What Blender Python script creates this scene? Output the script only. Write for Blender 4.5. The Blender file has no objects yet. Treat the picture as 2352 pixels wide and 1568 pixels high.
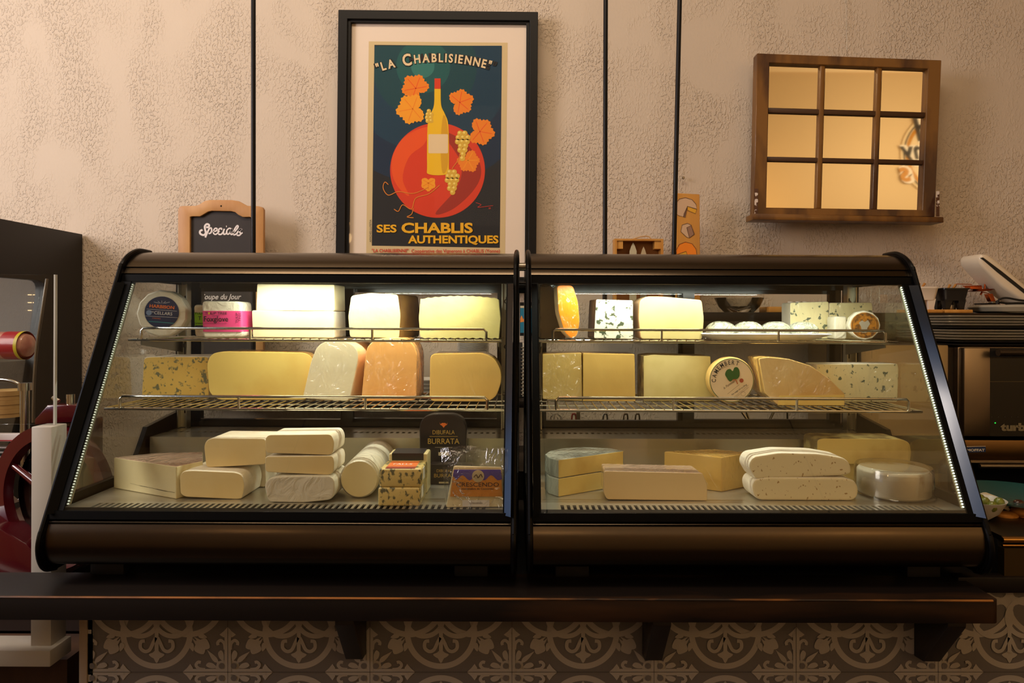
import bpy, bmesh, math, random
from mathutils import Vector, Matrix
random.seed(7)
S = bpy.context.scene
PI = math.pi
F = 1558.0            # focal length in pixels of the 2352 px frame
PX, PY = 1196.0, 730.0   # principal point (eye level and straight ahead)
ROLL = math.radians(0.22)
CZ = 1.45             # eye height above the floor

# ---------------------------------------------------------------- camera
cam = bpy.data.cameras.new('camera'); co = bpy.data.objects.new('camera', cam)
S.collection.objects.link(co); S.camera = co
co.location = (0, 0, CZ); co.rotation_euler = (PI/2, -ROLL, 0)
cam.sensor_width = 36; cam.lens = F/2352*36
cam.shift_x = -(PX-1176)/2352; cam.shift_y = -(784-PY)/2352
cam.clip_start = .02; cam.clip_end = 60
# ---------------------------------------------------------------- colour, world, lights
S.view_settings.view_transform = 'Standard'; S.view_settings.look = 'None'
S.view_settings.gamma = 1; S.view_settings.use_curve_mapping = False
S.view_settings.exposure = 0.0
w = bpy.data.worlds.new('world'); S.world = w; w.use_nodes = True
w.node_tree.nodes['Background'].inputs[0].default_value = (.9, .75, .6, 1)
w.node_tree.nodes['Background'].inputs[1].default_value = .02

def area(name, loc, target, sx, sy, energy, col, spread=180):
    l = bpy.data.lights.new(name, 'AREA'); l.shape = 'RECTANGLE'; l.size = sx; l.size_y = sy
    l.energy = energy; l.color = col; l.spread = math.radians(spread)
    o = bpy.data.objects.new(name, l); S.collection.objects.link(o); o.location = loc
    o.rotation_euler = (Vector(target)-Vector(loc)).to_track_quat('-Z', 'Y').to_euler()
    return o
# daylight through the shop window to the left of the viewer
area('window_daylight_left', (-3.3, .75, 2.6), (.0, 2.5, 2.1), 1.6, 1.5, 122, (1, .89, .81))
area('front_fill', (.6, -2.05, 3.0), (.6, 2.5, 2.0), 3.0, 1.2, 4.5, (1, .82, .60))  # unseen fill added from the front to even out the back wall
area('ceiling_fill', (-.5, .62, 3.95), (-.3, 2.5, 1.2), 2.6, .4, 30, (1, .80, .58), 140)  # unseen overhead fill added for the wall, no fixture behind it
def bulb(name, loc, e, r=.05, col=(1, .62, .28)):
    l = bpy.data.lights.new(name, 'POINT'); l.energy = e; l.color = col; l.shadow_soft_size = r
    o = bpy.data.objects.new(name, l); S.collection.objects.link(o); o.location = loc
LAMPS = [(-1.5, -.9, 2.25), (.2, -.9, 2.25), (1.9, -.9, 2.25)]
for i, p in enumerate(LAMPS): bulb('pendant_light', (p[0], p[1], p[2]-.12), 3.0)
# unseen fills added to brighten the shop's front wall (seen in the sash mirror)
area('wall_wash_fill', (2.2, -1.2, 2.3), (2.4, -2.2, 2.9), .3, .3, 9, (1, .66, .30))
area('wall_wash_fill', (4.0, -.7, 3.0), (4.0, -2.2, 3.0), 1.2, .5, 26, (1, .84, .64))
# LED strips inside the two cases, above the top shelf
LED_E = 2.1

# ---------------------------------------------------------------- helpers
def lin(c):
    return tuple(((x/255)/12.92 if x/255 <= .04045 else (((x/255)+.055)/1.055)**2.4) for x in c)
def W(px, py, D):
    dx, dy = px-PX, PY-py
    c, s = math.cos(ROLL), math.sin(ROLL)
    return Vector(((dx*c-dy*s)/F*D, D, CZ+(dx*s+dy*c)/F*D))
def G(px, py, z):     # point of a level surface (height z relative to the eye) seen at a pixel
    dx, dy = px-PX, PY-py
    t = dx*math.sin(ROLL)+dy*math.cos(ROLL)
    D = z*F/t
    return Vector(((dx*math.cos(ROLL)-dy*math.sin(ROLL))/F*D, D, CZ+z))

MC = {}
def mat(name, rgb, rough=.5, metal=0., coat=0., bump=None, spec=.5, emit=None, alpha=1., trans=0., vary=None, coatr=.1, aniso=0., sss=0., crk=None):
    if name in MC: return MC[name]
    m = bpy.data.materials.new(name); m.use_nodes = True; nt = m.node_tree
    b = nt.nodes['Principled BSDF']; c = (*lin(rgb), 1)
    b.inputs['Base Color'].default_value = c; b.inputs['Roughness'].default_value = rough
    b.inputs['Metallic'].default_value = metal; b.inputs['Coat Weight'].default_value = coat
    b.inputs['Coat Roughness'].default_value = coatr; b.inputs['Specular IOR Level'].default_value = spec
    b.inputs['Anisotropic'].default_value = aniso
    b.inputs['Alpha'].default_value = alpha; b.inputs['Transmission Weight'].default_value = trans
    if sss: b.inputs['Subsurface Weight'].default_value = sss; b.inputs['Subsurface Radius'].default_value = (.01, .006, .003)
    if emit: b.inputs['Emission Color'].default_value = (*lin(emit[0]), 1); b.inputs['Emission Strength'].default_value = emit[1]
    tc = None
    def coords(sc=None):
        t = nt.nodes.new('ShaderNodeTexCoord'); mp = nt.nodes.new('ShaderNodeMapping')
        nt.links.new(t.outputs['Object'], mp.inputs[0])
        if sc: mp.inputs['Scale'].default_value = sc
        return mp.outputs[0]
    if bump:      # (scale, strength, distance, stretch)
        n = nt.nodes.new('ShaderNodeTexNoise'); n.inputs['Scale'].default_value = bump[0]
        n.inputs['Detail'].default_value = 5; n.inputs['Distortion'].default_value = bump[4] if len(bump) > 4 else 0
        nt.links.new(coords(bump[3] if len(bump) > 3 else None), n.inputs[0])
        bp = nt.nodes.new('ShaderNodeBump'); bp.inputs['Strength'].default_value = bump[1]; bp.inputs['Distance'].default_value = bump[2]
        nt.links.new(n.outputs[0], bp.inputs['Height']); nt.links.new(bp.outputs[0], b.inputs['Normal'])
        if coat: nt.links.new(bp.outputs[0], b.inputs['Coat Normal'])
    if crk:       # creased film over the surface: only the clear coat is crumpled
        n = nt.nodes.new('ShaderNodeTexNoise'); n.inputs['Scale'].default_value = crk[0]; n.inputs['Detail'].default_value = 3
        n.inputs['Distortion'].default_value = 2.2; nt.links.new(coords((1, 1, .7)), n.inputs[0])
        ab = nt.nodes.new('ShaderNodeMath'); ab.operation = 'SUBTRACT'; ab.inputs[1].default_value = .5; nt.links.new(n.outputs[0], ab.inputs[0])
        ab2 = nt.nodes.new('ShaderNodeMath'); ab2.operation = 'ABSOLUTE'; nt.links.new(ab.outputs[0], ab2.inputs[0])
        bp2 = nt.nodes.new('ShaderNodeBump'); bp2.inputs['Strength'].default_value = 1; bp2.inputs['Distance'].default_value = crk[1]
        nt.links.new(ab2.outputs[0], bp2.inputs['Height']); nt.links.new(bp2.outputs[0], b.inputs['Coat Normal'])
    if vary:      # (rgb2, scale, lo, hi, stretch)
        n = nt.nodes.new('ShaderNodeTexNoise'); n.inputs['Scale'].default_value = vary[1]; n.inputs['Detail'].default_value = 6
        if len(vary) > 5: n.inputs['Distortion'].default_value = vary[5]
        nt.links.new(coords(vary[4] if len(vary) > 4 else None), n.inputs[0])
        r = nt.nodes.new('ShaderNodeMapRange'); r.inputs[1].default_value = vary[2]; r.inputs[2].default_value = vary[3]
        nt.links.new(n.outputs[0], r.inputs[0])
        mx = nt.nodes.new('ShaderNodeMix'); mx.data_type = 'RGBA'
        mx.inputs[6].default_value = c; mx.inputs[7].default_value = (*lin(vary[0]), 1)
        nt.links.new(r.outputs[0], mx.inputs[0]); nt.links.new(mx.outputs[2], b.inputs['Base Color'])
    MC[name] = m
    return m
def sheetglass(name, tint=(1, 1, 1), refl=1.0, rough=0., base=.0, bump=None):
    """thin clear sheet: straight-through light plus a Fresnel reflection on both sides"""
    m = bpy.data.materials.new(name); m.use_nodes = True; nt = m.node_tree
    for n in list(nt.nodes): nt.nodes.remove(n)
    o = nt.nodes.new('ShaderNodeOutputMaterial'); t = nt.nodes.new('ShaderNodeBsdfTransparent'); g = nt.nodes.new('ShaderNodeBsdfGlossy')
    t.inputs[0].default_value = (*tint, 1); g.inputs['Roughness'].default_value = rough
    fr = nt.nodes.new('ShaderNodeFresnel'); fr.inputs[0].default_value = 1.5
    mu = nt.nodes.new('ShaderNodeMath'); mu.operation = 'MULTIPLY_ADD'; mu.inputs[1].default_value = refl; mu.inputs[2].default_value = base
    nt.links.new(fr.outputs[0], mu.inputs[0])
    mx = nt.nodes.new('ShaderNodeMixShader')
    nt.links.new(mu.outputs[0], mx.inputs[0]); nt.links.new(t.outputs[0], mx.inputs[1]); nt.links.new(g.outputs[0], mx.inputs[2])
    nt.links.new(mx.outputs[0], o.inputs[0])
    if bump:
        n = nt.nodes.new('ShaderNodeTexNoise'); n.inputs['Scale'].default_value = bump[0]; n.inputs['Detail'].default_value = 4
        n.inputs['Distortion'].default_value = 1.5
        tc = nt.nodes.new('ShaderNodeTexCoord'); nt.links.new(tc.outputs['Object'], n.inputs[0])
        bp = nt.nodes.new('ShaderNodeBump'); bp.inputs['Strength'].default_value = bump[1]; bp.inputs['Distance'].default_value = bump[2]
        nt.links.new(n.outputs[0], bp.inputs['Height']); nt.links.new(bp.outputs[0], g.inputs['Normal']); nt.links.new(bp.outputs[0], fr.inputs['Normal'])
    MC[name] = m
    return m

class MB:
    """collects shapes in world space; build() links them as one mesh object"""
    def __init__(s): s.b = bmesh.new()
    def box(s, x0, x1, y0, y1, z0, z1, m=0):
        v = [s.b.verts.new((x, y, z)) for x in (x0, x1) for y in (y0, y1) for z in (z0, z1)]
        for f in ((0, 1, 3, 2), (4, 6, 7, 5), (0, 4, 5, 1), (2, 3, 7, 6), (0, 2, 6, 4), (1, 5, 7, 3)):
            s.b.faces.new([v[i] for i in f]).material_index = m
        return s
    def loft(s, rings, cap=True, m=0, close=True):
        R = [[s.b.verts.new(p) for p in r] for r in rings]; n = len(R[0])
        for a, b in zip(R, R[1:]):
            for i in range(n if close else n-1):
                j = (i+1) % n
                s.b.faces.new((a[i], a[j], b[j], b[i])).material_index = m
        if cap:
            s.b.faces.new(R[0]).material_index = m; s.b.faces.new(R[-1]).material_index = m
        return s
    def prism(s, pts, vec, m=0):       # planar polygon (3-D points) swept by vec
        vec = Vector(vec)
        return s.loft([[Vector(p) for p in pts], [Vector(p)+vec for p in pts]], m=m)
    def profx(s, yz, x0, x1, m=0):     # (y, z) section swept along x
        return s.loft([[(x0, y, z) for y, z in yz], [(x1, y, z) for y, z in yz]], m=m)
    def tube(s, pts, r, n=8, m=0, closed=False):
        pts = [Vector(p) for p in pts]; rings = []; k = len(pts); up = None
        for i, p in enumerate(pts):
            a = pts[i-1] if (i or closed) else p; b = pts[(i+1) % k] if (i < k-1 or closed) else p
            t = (b-a).normalized()
            if up is None:
                up = Vector((0, 0, 1)) if abs(t.z) < .9 else Vector((1, 0, 0))
            u = t.cross(up).normalized(); v = u.cross(t).normalized(); up = v
            rr = r[i] if isinstance(r, (list, tuple)) else r
            rings.append([p+u*math.cos(2*PI*j/n)*rr+v*math.sin(2*PI*j/n)*rr for j in range(n)])
        if closed: rings.append(rings[0]); return s.loft(rings, cap=False, m=m)
        return s.loft(rings, m=m)
    def cyl(s, p0, p1, r, r1=None, n=20, m=0):
        return s.tube([p0, p1], [r, r if r1 is None else r1], n, m)
    def lathe(s, prof, c, axis=(0, 0, 1), n=32, m=0, cap=True):   # prof: (radius, height)
        ax = Vector(axis).normalized(); u = ax.orthogonal().normalized()
        if abs(ax.z) < .9: u = Vector((0, 0, 1)).cross(ax).normalized()
        v = ax.cross(u); c = Vector(c)
        return s.loft([[c+ax*h+(u*math.cos(2*PI*j/n)+v*math.sin(2*PI*j/n))*max(r, 1e-5) for j in range(n)] for r, h in prof], cap=cap, m=m)
    def ball(s, c, r, sc=(1, 1, 1), n=12, m=0):
        c = Vector(c); k = n//2+1
        rings = []
        for i in range(1, k):
            a = PI*i/k
            rings.append([c+Vector((math.sin(a)*math.cos(2*PI*j/n)*r*sc[0], math.sin(a)*math.sin(2*PI*j/n)*r*sc[1], math.cos(a)*r*sc[2])) for j in range(n)])
        return s.loft(rings, m=m)
    def holed(s, outer, inner, vec, m=0):   # plate with a hole; 3-D loops
        vec = Vector(vec); ed = []; loops = []
        for lp in (outer, inner):
            v = [s.b.verts.new(p) for p in lp]; loops.append(v)
            ed += [s.b.edges.new((v[i], v[(i+1) % len(v)])) for i in range(len(v))]
        g = bmesh.ops.triangle_fill(s.b, use_beauty=True, edges=ed)
        fs = [f for f in g['geom'] if isinstance(f, bmesh.types.BMFace)]
        vm = {}
        for lp in loops:
            for v in lp: vm[v] = s.b.verts.new(v.co+vec)
        for f in fs:
            s.b.faces.new([vm[v] for v in reversed(f.verts)]).material_index = m
            f.material_index = m
        for lp in loops:
            for i in range(len(lp)):
                a, b = lp[i], lp[(i+1) % len(lp)]
                s.b.faces.new((a, b, vm[b], vm[a])).material_index = m
        return s
    def bevel(s, wd, seg=2, ang=35):
        bmesh.ops.recalc_face_normals(s.b, faces=s.b.faces)
        e = [e for e in s.b.edges if len(e.link_faces) == 2 and e.calc_face_angle(0) > math.radians(ang)]
        bmesh.ops.bevel(s.b, geom=e, offset=wd, segments=seg, profile=.5, affect='EDGES', clamp_overlap=True)
        return s
    def xf(s, M): s.b.transform(M); return s
class OH(dict):
    """an object together with the world position of its origin, so that parts can be given in world space"""
    def __init__(s, o, org): super().__init__(); s.o = o; s['_o'] = Vector(org)
def tag(h, label=None, cat=None, group=None, kind=None):
    for k, v in (('label', label), ('category', cat), ('group', group), ('kind', kind)):
        if v: h.o[k] = v
    return h
def build2(s, name, m, parent=None, smooth=40, recalc=True):
    if recalc: bmesh.ops.recalc_face_normals(s.b, faces=s.b.faces)
    org = parent['_o'] if parent is not None else Vector((0, 0, 0))
    if parent is not None: s.b.transform(Matrix.Translation(-org))
    me = bpy.data.meshes.new(name); s.b.to_mesh(me); s.b.free()
    for x in (m if isinstance(m, (list, tuple)) else [m]): me.materials.append(x)
    if smooth:
        me.polygons.foreach_set('use_smooth', [True]*len(me.polygons)); me.set_sharp_from_angle(angle=math.radians(smooth))
    o = bpy.data.objects.new(name, me); S.collection.objects.link(o)
    if parent is not None: o.parent = parent.o
    return OH(o, org)
MB.build = build2
def thing(name, loc, label, cat, group=None, rz=0):
    o = bpy.data.objects.new(name, None); S.collection.objects.link(o)
    o.location = loc; o.rotation_euler = (0, 0, rz); o.empty_display_size = .05
    return tag(OH(o, Vector(loc)), label, cat, group)

def rnd(pts, r, n=4, close=True):
    """round the corners of a 2-D polygon; r one radius or a list"""
    out = []; k = len(pts)
    for i in range(k):
        p = Vector(pts[i]); a = Vector(pts[i-1]); b = Vector(pts[(i+1) % k])
        rr = r[i] if isinstance(r, (list, tuple)) else r
        if rr <= 0: out.append(tuple(p)); continue
        da, db = (a-p), (b-p); q = min(rr, da.length*.48, db.length*.48)
        s, e = p+da.normalized()*q, p+db.normalized()*q
        for j in range(n+1):
            t = j/n; out.append(tuple(s*(1-t)**2+p*2*t*(1-t)+e*t*t))
    return out
def smoothline(pts, n=6, closed=False):
    P = [Vector(p) for p in pts]; k = len(P); out = []
    rg = range(k) if closed else range(k-1)
    for i in rg:
        p0 = P[(i-1) % k] if (closed or i > 0) else P[i]; p1 = P[i]; p2 = P[(i+1) % k]
        p3 = P[(i+2) % k] if (closed or i+2 < k) else p2
        for j in range(n):
            t = j/n
            out.append(.5*((2*p1)+(p2-p0)*t+(2*p0-5*p1+4*p2-p3)*t*t+(3*p1-p0-3*p2+p3)*t**3))
    if not closed: out.append(P[-1])
    return out
def ell(cx, cy, rx, ry=None, n=32, a0=0, a1=360):
    ry = ry or rx
    full = abs(a1-a0) >= 360
    return [(cx+rx*math.cos(math.radians(a0+(a1-a0)*i/(n if full else n-1))), cy+ry*math.sin(math.radians(a0+(a1-a0)*i/(n if full else n-1)))) for i in range(n)]

TXT = {}
def glyphs(s, bold=0.):
    k = (s, bold)
    if k not in TXT:
        c = bpy.data.curves.new('t', 'FONT'); c.body = s; c.size = 1; c.offset = bold; c.resolution_u = 3
        o = bpy.data.objects.new('t', c); me = o.to_mesh()
        vs = [v.co.xy.copy() for v in me.vertices]; fs = [tuple(p.vertices) for p in me.polygons]
        o.to_mesh_clear(); bpy.data.objects.remove(o); bpy.data.curves.remove(c)
        TXT[k] = (vs, fs)
    return TXT[k]
class Flat:
    """flat printed shapes laid on a surface; fn(u, v, layer) gives the world point"""
    def __init__(s, fn, vs=-1): s.b = bmesh.new(); s.fn = fn; s.mats = []; s.vs = vs
    def mi(s, m):
        if m not in s.mats: s.mats.append(m)
        return s.mats.index(m)
    def poly(s, pts, m, layer=1):
        v = [s.b.verts.new(s.fn(p[0], p[1], layer)) for p in pts]
        e = [s.b.edges.new((v[i], v[(i+1) % len(v)])) for i in range(len(v))]
        g = bmesh.ops.triangle_fill(s.b, use_beauty=True, edges=e)
        for f in g['geom']:
            if isinstance(f, bmesh.types.BMFace): f.material_index = s.mi(m)
        return s
    def stroke(s, pts, wd, m, layer=1, smooth=True, closed=False):
        P = smoothline(pts, 5, closed) if smooth else [Vector(p) for p in pts]
        k = len(P); L = []; R = []
        for i, p in enumerate(P):
            a = P[i-1] if (i or closed) else p; b = P[(i+1) % k] if (i < k-1 or closed) else p
            t = (b-a); t = t.normalized() if t.length > 1e-9 else Vector((1, 0)); q = Vector((-t.y, t.x))
            ww = (wd[min(len(wd)-1, int(i/k*len(wd)))] if isinstance(wd, (list, tuple)) else wd)/2
            L.append(s.b.verts.new(s.fn(*(p+q*ww), layer))); R.append(s.b.verts.new(s.fn(*(p-q*ww), layer)))
        for i in range(k if closed else k-1):
            j = (i+1) % k
            s.b.faces.new((L[i], L[j], R[j], R[i])).material_index = s.mi(m)
        return s
    def text(s, t, u, v, h, m, layer=2, width=None, shear=0., bold=0., rot=0., align='l', sq=1.):
        vs, fs = glyphs(t, bold)
        if not vs: return 0
        x0 = min(p.x for p in vs); x1 = max(p.x for p in vs)
        sc = h/.70; sx = sc*sq if width is None else width/(x1-x0)
        wd = (x1-x0)*sx; off = {'l': 0, 'c': -wd/2, 'r': -wd}[align]; c, sn = math.cos(rot), math.sin(rot)
        vv = []
        for p in vs:
            a = (p.x-x0)*sx+off+shear*p.y*sc; b = p.y*sc*(-1 if s.vs < 0 else 1)
            vv.append(s.b.verts.new(s.fn(u+a*c-b*sn, v+a*sn+b*c, layer)))
        for f in fs:
            try: s.b.faces.new([vv[i] for i in f]).material_index = s.mi(m)
            except ValueError: pass
        return wd
    def build(s, name, parent):
        return MB_from(s.b).build(name, s.mats, parent, smooth=0, recalc=False)
def MB_from(b):
    m = MB.__new__(MB); m.b = b; return m
def pxplane(D, gap=.0004): return lambda u, v, l: W(u, v, D-l*gap)
def locplane(O, U, V, gap=.0003):
    O, U, V = Vector(O), Vector(U).normalized(), Vector(V).normalized(); N = U.cross(V)
    return lambda u, v, l: O+U*u+V*v+N*l*gap

# ---------------------------------------------------------------- materials
steel = mat('brushed_steel', (150, 142, 130), .33, 1, bump=(60, .05, .001, (.02, 1, 1)))
steel_fascia = mat('case_steel', (86, 75, 62), .26, 1, bump=(90, .05, .001, (.02, 1, 1)))
chrome = mat('chrome_wire', (215, 212, 200), .18, 1)
black_trim = mat('black_trim', (5, 4, 4), .3, spec=.12)
black_border = mat('black_border', (5, 5, 5), .5, spec=.08)
gloss_black = mat('gloss_black', (8, 11, 16), .14, coat=.6, coatr=.1)
black_matte = mat('black_matte', (14, 12, 12), .6)
rail_black = mat('door_rail_black', (9, 15, 19), .16, spec=.6)
darkwood = mat('dark_stained_wood', (17, 9, 5), .5, spec=.3, bump=(14, .25, .003, (.12, 1, 1)), vary=((70, 42, 18), 9, .56, .78, (.15, 1.2, 1.2)))
edgewood = mat('worn_wood_edge', (150, 92, 30), .5, vary=((28, 16, 8), 14, .45, .62, (.3, 1, 1)))
white_pl = mat('white_plastic', (222, 216, 206), .35)
glass_case = sheetglass('case_glass', (.985, .99, .975), .6)
glass_side = sheetglass('case_side_glass', (.93, .95, .93), .35)
film = sheetglass('cling_film', (.985, .985, .98), .8, .12, .012, bump=(28, .9, .01))
paper_w = mat('paper_white', (226, 222, 210), .7)
ink = mat('ink_black', (24, 20, 18), .6)
# ================================================================= room
YW = 2.50
def plaster(name, rgb, rgb2):
    m = bpy.data.materials.new(name); m.use_nodes = True; nt = m.node_tree; b = nt.nodes['Principled BSDF']
    b.inputs['Roughness'].default_value = .75; b.inputs['Specular IOR Level'].default_value = .25
    tc = nt.nodes.new('ShaderNodeTexCoord'); mp = nt.nodes.new('ShaderNodeMapping'); mp.inputs['Scale'].default_value = (1, 1, .62)
    nt.links.new(tc.outputs['Object'], mp.inputs[0])
    n1 = nt.nodes.new('ShaderNodeTexNoise'); n1.inputs['Scale'].default_value = 118; n1.inputs['Detail'].default_value = 2.2; n1.inputs['Distortion'].default_value = .5
    n2 = nt.nodes.new('ShaderNodeTexNoise'); n2.inputs['Scale'].default_value = 4.5; n2.inputs['Detail'].default_value = 3; n2.inputs['Distortion'].default_value = .6
    for n in (n1, n2): nt.links.new(mp.outputs[0], n.inputs[0])
    r1 = nt.nodes.new('ShaderNodeMapRange'); r1.inputs[1].default_value = .50; r1.inputs[2].default_value = .60; r1.interpolation_type = 'SMOOTHSTEP'
    r2 = nt.nodes.new('ShaderNodeMapRange'); r2.inputs[1].default_value = .40; r2.inputs[2].default_value = .62; r2.inputs[3].default_value = .04
    nt.links.new(n1.outputs[0], r1.inputs[0]); nt.links.new(n2.outputs[0], r2.inputs[0])
    mu = nt.nodes.new('ShaderNodeMath'); mu.operation = 'MULTIPLY'
    nt.links.new(r1.outputs[0], mu.inputs[0]); nt.links.new(r2.outputs[0], mu.inputs[1])
    bp = nt.nodes.new('ShaderNodeBump'); bp.inputs['Strength'].default_value = .75; bp.inputs['Distance'].default_value = .0035
    nt.links.new(mu.outputs[0], bp.inputs['Height']); nt.links.new(bp.outputs[0], b.inputs['Normal'])
    mx = nt.nodes.new('ShaderNodeMix'); mx.data_type = 'RGBA'; mx.inputs[6].default_value = (*lin(rgb), 1); mx.inputs[7].default_value = (*lin(rgb2), 1)
    nt.links.new(n2.outputs[0], mx.inputs[0]); nt.links.new(mx.outputs[2], b.inputs['Base Color'])
    return m
wallm = plaster('troweled_plaster', (208, 192, 175), (198, 181, 162))
warmwall = mat('warm_cream_paint', (222, 196, 150), .7)
MB().box(-2.6, 5.3, YW, YW+.12, 0, 4.2).build('wall_back', wallm).o['kind'] = 'structure'
MB().box(-3.4, -2.6, YW, YW+.12, 0, 4.2).build('wall_back_left', wallm).o['kind'] = 'structure'
MB().box(-3.52, -3.4, -2.32, YW+.12, 0, 4.2).build('wall_left', warmwall).o['kind'] = 'structure'
MB().box(5.3, 5.42, -2.32, YW+.12, 0, 4.2).build('wall_right', warmwall).o['kind'] = 'structure'
MB().box(-3.4, 5.3, -2.32, -2.2, 0, 4.2).build('wall_front', warmwall).o['kind'] = 'structure'
MB().box(-3.52, 5.42, -2.32, YW+.12, -.1, 0).build('floor', mat('floor_boards', (52, 38, 28), .5, bump=(8, .2, .002), vary=((36, 26, 18), 5, .4, .6, (.2, 3, 1)))).o['kind'] = 'structure'
MB().box(-3.52, 5.42, -2.32, YW+.12, 4.2, 4.3).build('ceiling', mat('ceiling_paint', (190, 170, 130), .8)).o['kind'] = 'structure'
w1 = MB(); w1.holed([(-3.4, y, z) for y, z in ((-1.1, 1.65), (1.45, 1.65), (1.45, 4.1), (-1.1, 4.1))], [(-3.4, y, z) for y, z in ((-1.03, 1.72), (1.38, 1.72), (1.38, 4.03), (-1.03, 4.03))], (.05, 0, 0))
h = w1.build('window_1', mat('window_frame_dark', (40, 30, 24), .5)); h.o['kind'] = 'structure'
MB().box(-3.395, -3.385, -1.03, 1.38, 1.72, 4.03).build('window_pane', mat('sky_window', (120, 160, 220), .4, emit=((120, 165, 235), 1.0)), h)
cove = [(-2.2, 4.2), (-2.2, 4.02), (-2.17, 4.0), (-2.14, 4.05), (-2.08, 4.12), (-2.02, 4.16), (-2.0, 4.2)]
MB().profx(cove, -3.4, 5.3).build('trim_1', mat('moulding_paint', (238, 214, 168), .5)).o['kind'] = 'structure'

# round sign on the front wall, opposite the counter (its left part shows in the sash mirror)
sg = thing('round_shop_sign', (4.36, -2.2, 3.16), 'round white sign with black and gold script, reversed in the sash mirror', 'sign')
gold = mat('gold_paint', (196, 132, 30), .4); white_s = mat('sign_white', (240, 232, 214), .6)
def sgn(u, v, l): return Vector((4.36-u, -2.165+l*.002, 3.16+v))
MB().lathe([(0, 0), (.44, 0), (.44, .02), (0, .02)], (4.36, -2.19, 3.16), (0, 1, 0), n=64).build('sign_board', mat('sign_cream', (232, 210, 168), .6), sg)
fs_ = Flat(sgn, vs=1)
fs_.stroke(ell(0, 0, .41, n=60), .012, ink, 1, False, True).stroke(ell(0, 0, .375, n=60), .034, gold, 1, False, True)
def word(t, u, v, h, m):
    fs_.text(t, u, v, h, white_s, 2, bold=.09, shear=.25, align='r'); fs_.text(t, u, v, h, m, 3, bold=.03, shear=.25, align='r')
fs_.build('sign_rings', sg)
fs_ = Flat(sgn, vs=1)
word('d', .27, .14, .23, ink); word('any', .43, -.05, .18, ink); word('s', .44, -.28, .20, gold)
fs_.build('sign_lettering', sg)

# pendant lamps that throw the orange glints on the case glass
glow = mat('lit_bulb', (255, 180, 90), .4, emit=((255, 190, 110), 22))
for i, p in enumerate(LAMPS):
    t = thing('pendant_lamp', (p[0], p[1], 4.2), ['black pendant lamp nearest the left wall, behind the viewer', 'black pendant lamp in the middle, behind the viewer', 'black pendant lamp nearest the right wall, behind the viewer'][i], 'lamp', 'pendant lamps over the shop floor')
    MB().cyl((p[0], p[1], 4.2), (p[0], p[1], p[2]+.12), .004, n=8).build('cord', black_matte, t)
    MB().lathe([(.02, .12), (.05, .1), (.12, 0), (.118, 0), (.045, .095), (.0, .1)], p, n=28, cap=False).build('lamp_shade', black_trim, t)
    MB().ball((p[0], p[1], p[2]), .035).build('bulb', glow, t)

# ================================================================= wall shelves and rods
def rod(px, x2, D, label, ybot, rad=.0078):
    a = W(px, -260, D); b = W(x2, ybot, D)
    t = thing('hanging_rod', (b.x, b.y, b.z), label, 'rod', 'black rods that carry the wall shelves')
    top = a+(a-b)*((4.2-a.z)/(a.z-b.z))
    MB().cyl(b, top, rad, n=14).build('rod', mat('black_pipe', (22, 20, 22), .35, .6), t)
    MB().cyl(top-(top-b).normalized()*.012, top, .035, n=20).build('ceiling_flange', black_trim, t)
rod(582, 582, 2.30, 'thin black rod in front of the specials chalkboard', 917)
rod(1392, 1389, 2.30, 'thin black rod right of the framed poster', 702)
rod(1567, 1545, 2.30, 'slanting black rod in front of the cheese-print board', 702)
def shelfboard(x0, x1, D0, ztop, th, label):
    a = W(x0, PY, D0).x; b = W(x1, PY, D0).x
    MB_ = MB().box(a, b, D0, YW-.001, CZ+ztop-th, CZ+ztop); MB_.bevel(.003)
    return tag(MB_.build('wall_shelf', darkwood), label, 'shelf', 'dark wooden wall shelves')
ZS1 = (PY-712+6)/F*2.27       # upper shelf top
shelfboard(1372, 2500, 2.27, .022, .030, 'long dark wooden wall shelf above the oven, right')
ZLOW = -(920-PY)/F*2.27
shelfboard(430, 1212, 2.27, ZLOW, .024, 'dark wooden wall shelf low behind the left cheese case')
US, LS = CZ+.022, CZ+ZLOW

# ================================================================= framed poster
pf = thing('framed_poster', W(1000, 660, 2.49), 'large black-framed wine poster with red disc, hanging on the wall', 'poster')
D = 2.448
def q3(pts, D): return [W(x, y, D) for x, y in pts]
blackframe = mat('frame_black', (13, 10, 9), .5, spec=.25)
of = [(777, 22), (1236, 27), (1231, 664), (770, 659)]; inf = [(806, 51), (1209, 54), (1205, 636), (800, 632)]; mid = [(798, 43), (1217, 47), (1213, 644), (791, 640)]
fr = MB().holed(q3(of, D), q3(mid, D), (0, .045, 0)); fr.holed(q3(mid, D+.008), q3(inf, D+.008), (0, .03, 0)).bevel(.0015, 1)
fr.build('frame', blackframe, pf)
MB().prism(q3(inf, D+.022), (0, .01, 0)).build('mat_board', mat('mat_board', (236, 218, 200), .8), pf)
col = lambda n, c, r=.75: mat('print_'+n, c, r)
K = {k: col(k, c) for k, c in dict(paper=(214, 190, 142), night=(28, 28, 31), navy=(12, 38, 64), blue=(12, 54, 76), teal=(12, 64, 72), teal2=(22, 86, 84), teal3=(48, 116, 108), red=(218, 58, 22), red2=(236, 84, 22), dred=(160, 40, 18),
     orange=(240, 132, 22), orange2=(246, 160, 30), yellow=(240, 190, 20), yellow2=(216, 160, 18), grape=(222, 178, 60), grape2=(246, 218, 110), cream=(232, 205, 160), textred=(200, 48, 30), gold=(240, 178, 20), green=(40, 50, 26), stem=(220, 130, 40)).items()}
fp = Flat(pxplane(D+.0218, .00012))
fp.poly([(847, 95), (1166, 98), (1160, 596), (841, 592)], K['paper'], 1)
art = [(860, 103), (1153, 106), (1148, 569), (854, 564)]
fp.poly(art, K['night'], 2)
def clipL(y): return 860-(y-103)*6/461
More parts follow.
